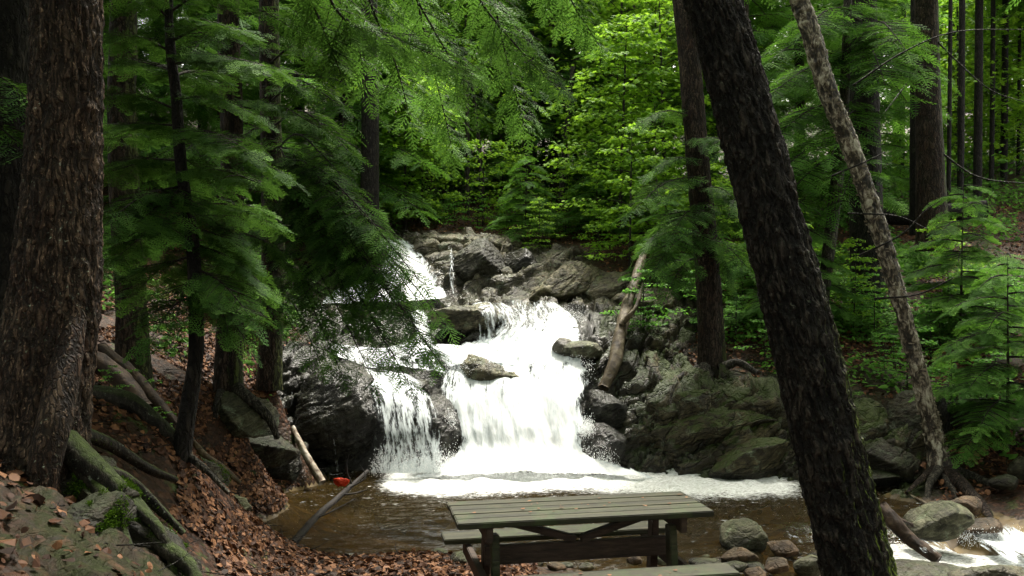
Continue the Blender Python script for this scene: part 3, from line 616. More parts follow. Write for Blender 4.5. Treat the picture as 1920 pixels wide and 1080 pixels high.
ribbon('waterfall', [(536,560,705,11.6),(538,556,735,11.4),(536,560,760,11.3)], [.3,.3,.3], 'tiny trickle left of the large dome rock', 117, .01, bulge=.02)
ribbon('waterfall', [(1795,1900,990,9.3),(1800,1960,1005,9.0),(1830,2020,1030,8.5),(1850,2080,1052,8.1)], [.3,.5,.5,.3], 'white rapid at the lower right corner', 119, .03, lift=.0, bulge=.02)
ribbon('waterfall', [(1660,1740,1000,8.7),(1680,1800,1020,8.4),(1690,1840,1040,8.1)], [.28,.36,.28], 'foamy riffle below the pale wedge boulder', 121, .02, lift=.0, bulge=.02)

# ------------------------------------------------------------------ picnic table
def box(c, s, R=None, bev=.006):
    import bmesh
    bm = bmesh.new(); bmesh.ops.create_cube(bm, size=1)
    for v in bm.verts: v.co = Vector((v.co.x * s[0], v.co.y * s[1], v.co.z * s[2]))
    bmesh.ops.bevel(bm, geom=list(bm.edges), offset=min(bev, min(s) * .3), segments=2, affect='EDGES')
    V = np.array([v.co[:] for v in bm.verts]); bm.verts.index_update()
    L = np.concatenate([[v.index for v in f.verts] for f in bm.faces]); C = np.array([len(f.verts) for f in bm.faces]); bm.free()
    if R is not None: V = V @ np.array(R).T
    return V + np.array(c), L, C
tx, ty = .4525, 6.085; tz = .195
tab = empty('picnic_table', (tx, ty, tz), 'weathered green wooden picnic table with benches at the pool edge', 'picnic table', rz=math.radians(11))
tl = lambda name, parts, m, lab=None: tag(mk(name, *cat(parts), m, parent=tab, world=False, smooth=False), lab)
ZT = CZ - 1.5 - tz
pw = .6 / 5
tl('tabletop', [box((.0 + .004 * (k % 2), -.3 + pw * (k + .5), ZT - .02 - .0015 * (k % 2)), (1.74, pw - .003, .04)) for k in range(5)], M_WOOD)
for s in (-1, 1):
    tl('cleat', [box((s * .66, 0, ZT - .0925), (.045, .56, .10))], M_DWOOD)
    for t in (-1, 1):
        tl('leg', [box((s * .61, t * .2, .305), (.05, .10, .68), Matrix.Rotation(t * .10, 3, 'X'))], M_WOOD if t < 0 else M_DWOOD)
    tl('bench_support', [box((s * .69, 0, .345), (.045, 1.26, .10))], M_DWOOD)
    tl('bench', [box((.01, s * .545, .43), (1.76, .22, .04))], M_WOOD)
    a0 = Vector((s * .60, 0, ZT - .05)); a1 = Vector((s * .02, 0, .535)); dv = a1 - a0
    tl('brace', [box((a0 + a1) / 2, (dv.length, .07, .045), Matrix.Rotation(-math.atan2(dv.z, dv.x), 3, 'Y'))], M_DWOOD)
tl('stretcher', [box((0, .0, .455), (1.30, .045, .13))], M_DWOOD)

# ------------------------------------------------------------------ trunks
def trunk_mesh(pts, rads, style='ridge', res=.012, amp=.012, seed=0, flare=None, nc=None, fr=14, lowz=None, twist=0.):
    """tapered trunk with real bark relief; pts world, rads radii"""
    pr = np.hstack([np.asarray(pts, float), np.asarray(rads, float)[:, None]])
    L = np.linalg.norm(np.diff(pr[:, :3], axis=0), axis=1).sum(); nr = int(max(8, L / (res * 1.6))); s = spline(pr, nr)
    path, rad = s[:, :3], s[:, 3]; nc = nc or int(np.clip(2 * np.pi * rad.mean() / res, 12, 220))
    T = norm(np.gradient(path, axis=0)); A = norm(np.cross(T, np.array([0, 1., 0]) * np.ones_like(T))); B = np.cross(T, A)
    th = np.linspace(0, 2 * np.pi, nc, endpoint=False); sl = np.concatenate([[0], np.cumsum(np.linalg.norm(np.diff(path, axis=0), axis=1))])
    TH, SL = np.meshgrid(th, sl); RD = np.repeat(rad[:, None], nc, 1)
    q = np.stack([np.cos(TH + twist * SL) * RD.mean(), np.sin(TH + twist * SL) * RD.mean(), SL * (.22 if style != 'shag' else .5)], -1).reshape(-1, 3)
    wp = np.stack([vnoise(q * 9 + 3, seed), vnoise(q * 9 + 31, seed + 1), vnoise(q * 9 + 57, seed + 2)], 1) * .022
    if style == 'plate':
        f1, f2, _ = worley((q + wp) * fr * 2.0, seed); b = sstep(0, .35, f2 - f1) + .35 * fbm(q * fr * 4, 3, seed)
    elif style == 'shag':
        b = fbm((q + wp) * fr * 1.2, 5, seed, .65, True)
    else:
        b = .5 + .5 * fbm((q + wp) * fr * 1.3, 4, seed, .6, True) + .15 * fbm(q * fr * 5, 2, seed + 8)
    b = (b - b.min()) / (b.max() - b.min() + 1e-6)
    R = RD.ravel() * (1 + .05 * fbm(q * 2.0, 2, seed + 12)) + (b - .6) * amp
    if flare:
        for (a0, wd, amt, hgt) in flare:
            dth = np.angle(np.exp(1j * (TH.ravel() - a0))); R = R + amt * np.exp(-(dth / wd) ** 2) * np.exp(-(SL.ravel() / hgt))
    V = path.repeat(nc, 0) + (np.cos(TH).ravel()[:, None] * A.repeat(nc, 0) + np.sin(TH).ravel()[:, None] * B.repeat(nc, 0)) * R[:, None]
    f = grid_faces(nr, nc, True)[:, ::-1]
    zz = V[:, 2]; low = 1 - sstep(lowz[0], lowz[1], zz) if lowz else np.zeros(len(V)) + .6
    top = np.arange(nc) + (nr - 1) * nc
    return V, np.concatenate([f.ravel(), top]), np.concatenate([np.full(len(f), 4), [nc]]), {'cav': b, 'low': low}

def trunk(parent, pts, rads, m, name='trunk', **k):
    V, L, C, at = trunk_mesh(pts, rads, **k); return mk(name, V, L, C, m, parent, at)

def upath(rows, up=None):
    """rows (u, v, Y) from the foot up"""
    return [P(*r) for r in rows]

# ------------------------------------------------------------------ foliage templates
def diamond(p, d, side, w_):
    """flat leaflet quad from p along d"""
    return np.array([p, p + d * .45 + side * w_, p + d, p + d * .45 - side * w_])
def spray_template(hd, seed):
    r = random.Random(seed); out = []; ns = 8 if hd else 7
    for i in range(ns):
        t = (i + .5) / ns
        for sg in (-1, 1):
            l = (.46 * (1 - t) ** .8 + .07) * r.uniform(.75, 1.1); a = math.radians(r.uniform(45, 62)) * sg
            base = np.array([t, 0, -.13 * t * t]); dr = np.array([math.cos(a), math.sin(a), r.uniform(-.16, .04)]); sd_ = np.array([-math.sin(a), math.cos(a), 0])
            if hd:
                nl = max(2, int(l / .10))
                for j in range(nl):
                    tt = (j + .3) / nl; pp = base + dr * l * tt + np.array([0, 0, -.10 * (l * tt) ** 1.5]); ll = .125 * (1 - .4 * tt)
                    for s2 in (-1, 1):
                        d2 = (dr * .75 + sd_ * s2 * .75) * ll + np.array([0, 0, r.uniform(-.02, .01)]); out.append(diamond(pp, d2, norm(np.cross(d2, [0, 0, 1.])), .023))
                out.append(diamond(base + dr * l * .8, dr * (l * .2 + .06), sd_, .016))
            else:
                out.append(diamond(base, dr * l * .62, sd_, .035)); out.append(diamond(base + dr * l * .5 + np.array([0, 0, -.02]), dr * l * .6, sd_, .028))
    out.append(diamond(np.array([.0, 0, 0]), np.array([1.08, 0, -.14]), np.array([0, 1., 0]), .014 if hd else .03))
    V = np.vstack(out); n = len(out); return V, np.arange(4 * n), np.full(n, 4)
SPR_HD = [spray_template(True, s) for s in range(3)]; SPR_LD = [spray_template(False, s) for s in range(3)]

def maple_template(seed):
    r = random.Random(seed); pts = []
    for k, (a, l) in enumerate([(0, 1), (24, .52), (48, .86), (75, .45), (112, .62), (150, .30), (180, .16)]):
        pts.append((a, l * r.uniform(.93, 1.07)))
    ring = [(l * math.cos(math.radians(a)) * .5, l * math.sin(math.radians(a)) * .5) for a, l in pts]
    full = ring + [(x_, -y_) for x_, y_ in ring[1:-1]][::-1]
    V = [(x_ + .1, y_, -.12 * abs(y_) - .25 * max(0, x_) ** 2) for x_, y_ in full]; n = len(V); V.append((.1, 0, .03))
    L = []; 
    for k in range(n): L += [n, k, (k + 1) % n]
    return np.array(V), np.array(L), np.full(n, 3)
def oval_template():
    V = [(0, 0, 0), (.3, .21, -.03), (.62, .2, -.05), (1, 0, -.14), (.62, -.2, -.05), (.3, -.21, -.03), (.5, 0, .02)]
    L = []
    for k in range(6): L += [6, k, (k + 1) % 6]
    return np.array(V, float), np.array(L), np.full(6, 3)
MAP_T = [maple_template(s) for s in range(2)]; OVAL_T = oval_template()
def litter_template(seed):
    r = random.Random(seed); a = np.linspace(0, 2 * np.pi, 7, endpoint=False); V = np.array([(math.cos(t) * .5 * r.uniform(.7, 1.1), math.sin(t) * .36 * r.uniform(.7, 1.15), r.uniform(-.05, .18)) for t in a]); return V, np.arange(7), np.array([7])
LIT_T = [litter_template(s) for s in range(4)]

def frames(dirs, ups, scale, rng, roll=.25):
    """matrices whose columns are dir, side, normal"""
    d = norm(dirs); s = norm(np.cross(ups, d)); n = np.cross(d, s)
    a = rng.normal(0, roll, len(d))[:, None]; s2 = s * np.cos(a) + n * np.sin(a); n2 = np.cross(d, s2)
    return np.stack([d, s2, n2], 2) * np.asarray(scale)[:, None, None]

class Crown:
    """collects sprays or leaves and the wood that carries them"""
    def __init__(s, seed, hd): s.rng = np.random.RandomState(seed); s.d, s.u, s.p, s.sc, s.wood, s.hd = [], [], [], [], [], hd
    def bough(s, path, spread=.5, spray=.34, step=.1, woodr=.012, droop=.25, start=.12, dens=1.):
        path = spline(np.asarray(path, float), 24); L = np.linalg.norm(np.diff(path, axis=0), axis=1).sum(); n = max(4, int(L / step)); rng = s.rng
        T = norm(np.gradient(path, axis=0)); up = np.array([0, 0, 1.])
        s.wood.append(tube(path, np.linspace(woodr, woodr * .25, 24), 6, caps=False))
        for i in range(n):
            t = start + (1 - start) * (i + rng.uniform(0, .8)) / n
            if t > 1: t = 1
            k = t * 23; i0 = min(22, int(k)); pt = path[i0] + (path[i0 + 1] - path[i0]) * (k - i0); tg = T[i0]
            side = norm(np.cross(up, tg)); nrm = np.cross(tg, side)
            for sg in (-1, 1):
                if rng.uniform() > dens * .88: continue
                ll = spread * (np.sin(np.pi * min(.98, t * .62 + .3)) ** .8) * rng.uniform(.6, 1.1); a = math.radians(rng.uniform(48, 68))
                dr = norm(tg * math.cos(a) + side * sg * math.sin(a) + nrm * rng.uniform(-.05, .1)); m = max(1, int(ll / (spray * .42)))
                for j in range(m):
                    f = j / m; pp = pt + dr * ll * f; pp[2] -= droop * (ll * f) ** 2 + rng.uniform(0, .02)
                    yaw = (1 if j % 2 else -1) * rng.uniform(.1, .7) if j < m - 1 else 0
                    d2 = dr * math.cos(yaw) + np.cross(nrm, dr) * math.sin(yaw); d2[2] -= droop * (.25 + f) * 1.2 + rng.uniform(-.1, .15)
                    s.add(pp, d2, spray * rng.uniform(.7, 1.15) * (1 - .25 * f))
                if ll > spray * .8: s.wood.append(tube(np.array([pt, pt + dr * ll * .5 - np.array([0, 0, droop * .25 * ll * ll]), pt + dr * ll * .95 - np.array([0, 0, droop * .9 * ll * ll])]), [woodr * .3, woodr * .22, woodr * .12], 4, caps=False))
        s.add(path[-1], T[-1] - np.array([0, 0, droop * .5]), spray)
    def add(s, p, d, sc): s.p.append(p); s.d.append(d); s.sc.append(sc)
    def build(s, name, m, parent, tmpl=None, roll=.25, woodmat=None, world=True):
        p, d, sc = np.array(s.p), np.array(s.d), np.array(s.sc); T = tmpl or (SPR_HD if s.hd else SPR_LD)
        M = frames(d, np.tile([0, 0, 1.], (len(p), 1)) + s.rng.normal(0, .12, (len(p), 3)), sc, s.rng, roll); parts, rn = [], []
        pick = s.rng.randint(0, len(T), len(p)); base = s.rng.uniform(0, 1, len(p))
        for k in range(len(T)):
            i = np.where(pick == k)[0]
            if len(i) == 0: continue
            parts.append(stamp(T[k], M[i], p[i])); rn.append(np.repeat(base[i], len(T[k][0])))
        o = mk(name, *cat(parts), m, parent, {'rnd': np.concatenate(rn)}, smooth=False, world=world)
        if s.wood:
            w_ = mk('branches', *cat(s.wood), woodmat or M_TWIG, parent, None, world=world)
        return o

def hemlock_bough_path(o, azim, L, rise=.1, droop=.5, n=5):
    t = np.linspace(0, 1, n)[:, None]; d = np.array([math.cos(azim), math.sin(azim), 0]); return o + d * L * t + np.array([0, 0, 1.]) * (rise * L * t - droop * L * t * t)

def make_hemlock(height, rad, base, seed, nb, spray, label, cat_='tree', m=M_HEMF, tr=.14, hd=False, bark=M_BARK_HEM, trunk_k=None, group='hemlocks of the wood behind the falls', name='hemlock_tree', spreadk=.42, step=.2):
    root = empty(name, (0, 0, 0), label, cat_, group); r = random.Random(seed)
    lean = r.uniform(-.03, .03); pts = [(0, 0, -.3), (lean * height * .3, 0, height * .33), (lean * height, 0, height)]
    trunk(root, pts, [tr, tr * .75, tr * .15], bark, res=.03, amp=.01, seed=seed)
    c = Crown(seed, hd)
    for k in range(nb):
        f = (k + r.uniform(0, 1)) / nb; zz = base + (height - base) * f; L = rad * (1 - f) ** .7 * r.uniform(.7, 1.1) + .3
        az_ = k * 2.4 + r.uniform(-.5, .5); c.bough(hemlock_bough_path(np.array([lean * zz, 0, zz]), az_, L, r.uniform(.05, .25), r.uniform(.3, .5)), L * spreadk, spray, step, .018, .3)
    c.build('crown', m, root, world=False); return root

def leaf_layer(c, o, azim, L, rise, droop, leaf, n, wood=.012, width=.5):
    """a spreading branch of broad leaves in a loose flat layer"""
    r = c.rng; path = spline(hemlock_bough_path(np.asarray(o, float), azim, L, rise, droop), 16); c.wood.append(tube(path, np.linspace(wood, wood * .2, 16), 5, caps=False))
    for k in range(n):
        t = r.uniform(.2, 1) ** .8; i = int(t * 15); p = path[i].copy(); wd = width * L * math.sin(math.pi * min(1, .25 + .65 * t)); a = r.uniform(0, 2 * np.pi)
        off = np.array([math.cos(a), math.sin(a), 0]) * wd * math.sqrt(r.uniform(0, 1)); p += off; p[2] += r.normal(0, .05 * L * .5) - .12 * np.linalg.norm(off)
        d = off + np.array([math.cos(azim), math.sin(azim), 0]) * .2 + r.normal(0, .15, 3); d[2] -= .25 * np.linalg.norm(d) * r.uniform(.2, 2); c.add(p, d, leaf * r.uniform(.65, 1.2))

def make_broadleaf(height, rad, base, seed, nl, leaf, per, label, m=M_MAP, tr=.07, name='maple_tree', group='broad leaved trees of the wood', tm=MAP_T, bark=M_BARK_GREY):
    root = empty(name, (0, 0, 0), label, 'tree', group); r = random.Random(seed); lean = r.uniform(-.06, .06)
    trunk(root, [(0, 0, -.3), (lean * height * .5, 0, height * .5), (lean * height, 0, height)], [tr, tr * .7, tr * .15], bark, res=.03, amp=.004, seed=seed)
    c = Crown(seed, False)
    for k in range(nl):
        f = (k + r.uniform(0, 1)) / nl; zz = base + (height - base) * f; L = rad * math.sin(math.pi * (.2 + .7 * f)) ** .7 * r.uniform(.6, 1.1)
        leaf_layer(c, (lean * zz, 0, zz - .2 * L), k * 2.4 + r.uniform(-.5, .5), L, .35, .35, leaf, per)
    c.build('crown', m, root, tm, .35, world=False); return root

def copy_tree(o, loc, rz, sc, label=None, group=None):
    c = o.copy(); scn.collection.objects.link(c); c.location = loc; c.rotation_euler = (0, 0, rz); c.scale = (sc, sc, sc)
    if label: c['label'] = label
    if group: c['group'] = group
    for ch in o.children:
        d = ch.copy(); scn.collection.objects.link(d); d.parent = c
    return c
used = set()
def place(o, u, Y, rz, sc, label=None, group=None, dz=0.):
    x_ = (u - 960) / F * Y; loc = (x_, Y, g1(x_, Y) + dz)
    if o.name not in used:
        used.add(o.name); o.location = loc; o.rotation_euler = (0, 0, rz); o.scale = (sc, sc, sc)
        if label: o['label'] = label
        if group: o['group'] = group
        return o
    return copy_tree(o, loc, rz, sc, label, group)
#@@TREES
# ------------------------------------------------------------------ standing trees one can tell apart
def root_(parent, rows, rads, m, seed=0, name='root'):
    pts = np.array([P(*r) if len(r) == 3 else r for r in rows]); V, L, C, at = trunk_mesh(pts, rads, res=.014, amp=.010, seed=seed, style='ridge', nc=24, lowz=(50, 51))
    return mk(name, V, L, C, m, parent, at)
def overhead(parent, x_, y_, z0, z1, nb, rad, seed, spray=.5, m=None, step=.26, hd=False, cone=True, dens=.85, azr=None):
    """boughs of a crown that stands mostly above the frame"""
    c = Crown(seed, hd); r = random.Random(seed)
    for k in range(nb):
        f = (k + r.random()) / nb; zz = z0 + (z1 - z0) * f; L = rad * (1 - .6 * f) * r.uniform(.7, 1.1); az_ = k * 2.4 + r.uniform(-.4, .4) if azr is None else r.uniform(*azr)
        c.bough(hemlock_bough_path(np.array([x_, y_, zz]), az_, L, r.uniform(.1, .3), r.uniform(.25, .45)), L * .4, spray, step, .02, .3, dens=dens)
    return c
def tree(name, label, rows, rads, m, extra=None, **k):
    pts = [P(*r) for r in rows]; root = empty(name, tuple(pts[0]), label, 'tree'); trunk(root, pts, rads, m, **k); return root, pts

# big trunk at the left
tA, pA = tree('oak_tree', 'large rough brown trunk filling the left edge with a peeling root flare', [(62,945,4.75),(70,850,4.8),(82,700,4.85),(104,540,4.9),(120,300,4.9),(126,0,4.9),(135,-500,5.0),(150,-1700,5.2)],
    [.27,.245,.24,.228,.195,.180,.16,.10], M_BARK_OAK, style='ridge', res=.009, amp=.05, seed=1, fr=19, flare=[(2.2,.5,.07,.35),(.6,.5,.06,.3),(4.2,.6,.08,.3)])
root_(tA, [(140,600,4.78),(120,700,4.66),(102,790,4.56),(85,870,4.50),(72,940,4.46),(60,1000,4.4)], [.06,.08,.085,.08,.07,.06], M_BARK_OAK, 3)
root_(tA, [(100,810,4.75),(150,858,4.68),(200,900,4.62),(262,965,4.55),(300,1020,4.45),(352,1060,4.35),(378,1110,4.25)], [.09,.075,.06,.055,.05,.04,.03], M_ROOTMOSS, 4)
for k, (rw, rd) in enumerate([([(60,920,4.6),(95,965,4.4),(150,1010,4.2),(190,1090,4.0)],[.05,.04,.03,.02]),([(120,850,4.7),(175,905,4.6),(215,960,4.45),(250,1040,4.3)],[.045,.035,.03,.02]),([(30,930,4.5),(20,985,4.3),(50,1050,4.1),(60,1100,4.0)],[.04,.035,.03,.02]),([(185,880,4.6),(240,900,4.75),(300,955,4.8),(345,1000,4.8)],[.03,.03,.025,.015]),([(250,950,4.5),(290,985,4.45),(320,1040,4.4),(330,1100,4.3)],[.03,.03,.025,.02]),([(110,800,4.8),(200,830,5.2),(280,880,5.5),(330,900,5.7)],[.05,.04,.03,.02])]):
    root_(tA, rw, rd, M_ROOTMOSS, 80 + k)
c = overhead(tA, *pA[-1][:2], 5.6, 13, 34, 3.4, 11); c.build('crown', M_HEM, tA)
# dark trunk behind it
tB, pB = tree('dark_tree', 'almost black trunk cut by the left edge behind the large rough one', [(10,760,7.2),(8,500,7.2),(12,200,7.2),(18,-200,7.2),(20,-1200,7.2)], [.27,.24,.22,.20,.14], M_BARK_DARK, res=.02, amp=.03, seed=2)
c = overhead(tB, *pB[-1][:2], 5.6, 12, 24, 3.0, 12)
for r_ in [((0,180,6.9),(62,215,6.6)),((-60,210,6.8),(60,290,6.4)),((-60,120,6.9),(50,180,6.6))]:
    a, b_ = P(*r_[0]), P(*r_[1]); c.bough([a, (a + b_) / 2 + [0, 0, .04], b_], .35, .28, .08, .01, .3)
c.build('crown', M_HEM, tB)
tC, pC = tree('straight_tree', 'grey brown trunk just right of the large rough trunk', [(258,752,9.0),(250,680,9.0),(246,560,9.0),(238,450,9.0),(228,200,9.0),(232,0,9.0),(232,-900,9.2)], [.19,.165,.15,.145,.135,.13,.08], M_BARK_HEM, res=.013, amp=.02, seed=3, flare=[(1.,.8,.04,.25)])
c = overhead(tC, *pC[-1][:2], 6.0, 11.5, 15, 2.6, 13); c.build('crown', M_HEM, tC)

# slim dark sapling with the near boughs
tD, pD = tree('young_hemlock', 'slim dark leaning hemlock with feathery boughs at the left', [(338,862,6.5),(352,770,6.5),(368,650,6.5),(362,470,6.6),(340,320,6.6),(330,180,6.6),(318,60,6.6),(314,-200,6.6)], [.075,.062,.055,.05,.045,.04,.034,.02], M_BARK_DARK, res=.012, amp=.010, seed=4, flare=[(2,.7,.03,.15),(5,.7,.03,.15)])
root_(tD, [(345,850,6.5),(385,880,6.4),(430,925,6.3)], [.03,.025,.015], M_BARK_GREY, 5)
c = Crown(21, True)
NEAR = [(335,300,200,335),(337,350,192,425),(340,380,520,425),(340,330,490,345),(350,415,225,478),(355,425,490,505),(357,480,245,560),(360,500,475,600),(364,555,285,632),(366,560,465,640),
 (330,205,195,190),(330,185,480,215),(325,100,205,75),(325,75,455,55),(335,250,465,282),(330,235,215,265),(322,40,240,5),(322,20,430,-10),(345,390,260,415),(350,400,440,455),(336,290,420,385),(340,350,300,440),(355,450,400,560),(330,140,400,160),(330,140,250,130),(360,520,330,600),
 (345,400,200,500),(350,450,520,560),(325,120,520,130),(330,260,540,330)]
for i, (a, b_, c_, d_) in enumerate(NEAR):
    r = random.Random(i); y1 = 6.6 + r.uniform(-.9, .9); p0 = P(a, b_, 6.6); p1 = P(c_, d_, y1); mid = (p0 + p1) / 2 + np.array([0, 0, .07])
    c.bough([p0, mid, p1], .34, .21, .055, .011, .3, dens=.95)
c.build('crown', M_HEM, tD)

# two hemlocks whose boughs sweep down over the falls
tE, pE = tree('tall_hemlock', 'dark hemlock trunk rooted on the grey boulder left of the pool', [(428,752,10.0),(428,680,10.0),(432,560,10.0),(436,400,10.0),(434,200,10.0),(428,0,10.0),(425,-800,10.2)], [.165,.15,.135,.13,.125,.12,.07], M_BARK_HEM, res=.014, amp=.02, seed=5, lowz=(1.2,2.6), flare=[(1,.6,.05,.2),(4,.6,.06,.2)])
root_(tE, [(440,725,9.95),(472,750,9.8),(505,785,9.75),(520,822,9.8)], [.075,.06,.05,.03], M_BARK_GREY, 6)
root_(tE, [(418,730,9.9),(405,765,9.7),(398,800,9.6)], [.06,.05,.03], M_BARK_GREY, 7)
c = overhead(tE, *pE[-1][:2], 7.0, 12, 12, 2.8, 14)
for i, (a, b_, c_, d_) in enumerate([(434,250,330,300),(434,300,560,360),(434,120,560,170),(434,60,350,110),(434,380,350,420),(434,430,560,520),(434,520,520,600),(434,190,600,240),(434,30,560,60),(434,480,380,560)]):
    p0 = P(a, b_, 10); p1 = P(c_, d_, 9.6 + (i % 3) * .6 - .6); c.bough([p0, (p0 + p1) / 2 + [0, 0, .12], p1], .5, .3, .09, .014, .3)
c.build('crown', M_HEM, tE)
tF, pF = tree('sweeping_hemlock', 'hemlock trunk left of the falls with long boughs drooping over the white water', [(505,730,11.2),(508,640,11.2),(512,450,11.2),(507,180,11.2),(504,0,11.2),(500,-700,11.3)], [.175,.15,.14,.125,.12,.07], M_BARK_HEM, res=.014, amp=.02, seed=6)
c = overhead(tF, *pF[-1][:2], 7.5, 13, 10, 3.0, 15)
SW = [(512,330,660,420,9.4),(512,350,730,455,9.2),(512,370,790,530,9.0),(512,400,838,612,8.9),(512,430,832,690,8.8),(514,450,770,725,8.9),(512,480,700,712,9.2),(512,520,640,700,9.6),(510,290,640,330,9.6),(508,240,660,290,9.8),
 (508,190,640,200,10),(512,410,720,560,9.4),(512,560,600,680,10),(512,390,760,600,9.2),(512,460,790,650,9.0),(512,440,680,600,9.5),(512,350,640,480,9.6),(508,280,560,390,10),(512,470,620,640,9.8),(510,330,700,500,9.3),(505,120,640,120,10.2),(505,80,420,120,10.4),(510,240,420,300,10.6),(512,420,430,480,10.6),(510,360,800,585,9.8),(512,420,810,660,9.7),(511,400,740,680,9.6),(510,320,600,560,10)]
for i, (a, b_, c_, d_, y1) in enumerate(SW):
    p0 = P(a, b_, 11.1); p1 = P(c_, d_, y1); L = np.linalg.norm(p1 - p0); c.bough([p0, p0 * .62 + p1 * .38 + [0, 0, .17 * L], p0 * .28 + p1 * .72 + [0, 0, .10 * L], p1], .46, .27, .085, .016, .42, dens=.8)
c.build('crown', M_HEM, tF)
# bare stub branch
mk('bare_branch', *tube([P(525,137,11.1), P(570,143,10.8), P(625,148,10.5), P(650,160,10.4)], [.03,.022,.014,.006], 7, 20), M_TWIG, tF)

# boughs hanging in from above, carried by a tree left of the frame top
tG, pG = tree('overhanging_hemlock', 'hemlock behind the sweeping one whose boughs hang across the top of the view', [(692,470,17.5),(694,200,17.5),(690,-200,17.5),(690,-700,17.5)], [.19,.17,.15,.10], M_BARK_DARK, res=.02, amp=.02, seed=7)
c = Crown(23, False)
for i, (pts_) in enumerate([[(560,-140,8.5),(640,30,9),(740,70,9.6),(885,138,10)],[(700,-140,9.5),(770,-20,10),(850,120,10.5),(905,215,10.8)],[(820,-160,10),(900,0,10.5),(990,110,11),(1050,170,11.2)],[(640,-140,10),(700,20,10.4),(745,130,10.8),(770,230,11)],[(900,-160,11),(930,20,11.4),(960,150,11.8),(985,240,12)],[(1000,-160,11),(1060,-20,11.6),(1120,80,12)],[(760,-100,12),(800,80,12.4),(830,200,12.8),(850,290,13)],[(600,-80,12),(660,40,12.5),(690,180,13)],[(560,-60,9),(600,40,9.3),(640,140,9.6)]]):
    pts3 = [P(*q_) for q_ in pts_]; c.bough(pts3, .62, .34, .10, .018, .4)
    c.wood.append(tube([P(690,-520,17.4), (P(690,-520,17.4) + pts3[0]) / 2 + [0, 0, .8], pts3[0]], [.05,.035,.018], 6, 16, caps=False))
c.build('crown', M_HEM, tG)

# hemlock on the right bank
tH, pH = tree('bank_hemlock', 'reddish hemlock trunk rooted on top of the rock bank right of the falls', [(1336,700,13.4),(1334,640,13.4),(1330,560,13.4),(1322,450,13.4),(1308,300,13.4),(1290,80,13.4),(1278,-60,13.4),(1250,-600,13.4)], [.23,.205,.19,.18,.17,.16,.155,.10], M_BARK_HEM, res=.016, amp=.028, seed=8, lowz=(1.0,2.4), flare=[(1.,.7,.05,.25),(5.2,.7,.05,.25)])
for k, (rw, rd) in enumerate([([(1322,690,13.2),(1290,735,12.7),(1262,775,12.3),(1240,800,12.1)],[.10,.08,.055,.03]),([(1330,700,13.1),(1322,745,12.6),(1318,790,12.2)],[.07,.05,.03]),([(1350,690,13.2),(1385,680,13.1),(1420,700,12.9)],[.08,.06,.04]),([(1310,690,13.2),(1285,700,13.0),(1262,715,12.8)],[.06,.045,.03])]):
    root_(tH, rw, rd, M_BARK_GREY, 30 + k)
c = overhead(tH, *pH[-1][:2], 7.4, 13, 22, 2.6, 16, azr=(-1.2, 1.6))
for i, (a, b_, c_, d_) in enumerate([(1305,330,1185,395),(1308,350,1400,395),(1310,400,1200,470),(1312,430,1215,520),(1315,450,1400,500),(1312,300,1210,330),(1306,260,1400,300),(1318,480,1250,545),(1318,440,1375,540),(1312,395,1260,440),(1310,380,1350,430),(1300,220,1200,230)]):
    p0 = P(a, b_, 13.3); p1 = P(c_, d_, 12.6 + (i % 3) * .5 - .4); c.bough([p0, (p0 + p1) / 2 + [0, 0, .14], p1], .55, .33, .10, .014, .35)
c.build('crown', M_HEM, tH)

# leaning trunk in front
tI, pI = tree('leaning_tree', 'thick dark trunk leaning left in front with bright moss on its right edge', [(1690,1330,4.35),(1650,1200,4.4),(1612,1080,4.45),(1560,870,4.5),(1502,620,4.55),(1450,420,4.6),(1398,220,4.65),(1335,0,4.7),(1180,-450,4.8),(900,-1500,5.0)],
    [.225,.195,.178,.168,.160,.150,.145,.138,.125,.07], M_BARK_LEAN, style='ridge', res=.007, amp=.05, seed=9, fr=22, lowz=(.6,2.9), twist=.5)
c = overhead(tI, *pI[-1][:2], 6.6, 12, 20, 3.0, 17, azr=(-2.6, .9)); c.build('crown', M_HEM, tI)

# shaggy birch
tJ, pJ = tree('shaggy_birch', 'thin leaning birch with shaggy pale peeling bark on the right bank', [(1768,890,10.75),(1752,820,10.8),(1722,700,10.8),(1680,540,10.8),(1648,430,10.8),(1600,290,10.8),(1552,170,10.8),(1520,60,10.8),(1490,-30,10.8),(1440,-250,10.8),(1380,-700,11)],
    [.135,.108,.094,.092,.098,.102,.108,.112,.10,.08,.05], M_BIRCH, style='shag', res=.011, amp=.055, seed=10, fr=10, flare=[(1,.8,.08,.22),(5,.8,.07,.22)])
rg = np.random.RandomState(3); fl = []
for k in range(420):
    t = rg.uniform(0.02, .62); s_ = spline(np.array([list(p) for p in pJ]), 200); i = int(t * 199); p = s_[i]; a = rg.uniform(0, 2 * np.pi); n_ = np.array([math.cos(a), math.sin(a), 0]); tg = np.array([-math.sin(a), math.cos(a), 0]); l = rg.uniform(.02, .06); wd = rg.uniform(.004, .014); b0 = p + n_ * .09; up = norm(s_[min(199, i + 2)] - s_[i])
    rows_ = [b0 + n_ * (.0 + .035 * (j / 3) ** 2 * rg.uniform(.5, 1.3)) + tg * l * j / 3 - n_ * .02 * 0 for j in range(4)]
    fl.append((np.array([q_ + sg * up * wd for q_ in rows_ for sg in (-1, 1)]), np.array([[2 * j, 2 * j + 2, 2 * j + 3, 2 * j + 1] for j in range(3)]).ravel(), np.full(3, 4)))
M_PEEL = plain('papery_bark_curl', (.24, .20, .15)); tag(mk('peeling_bark', *cat(fl), M_PEEL, tJ), kind='stuff')
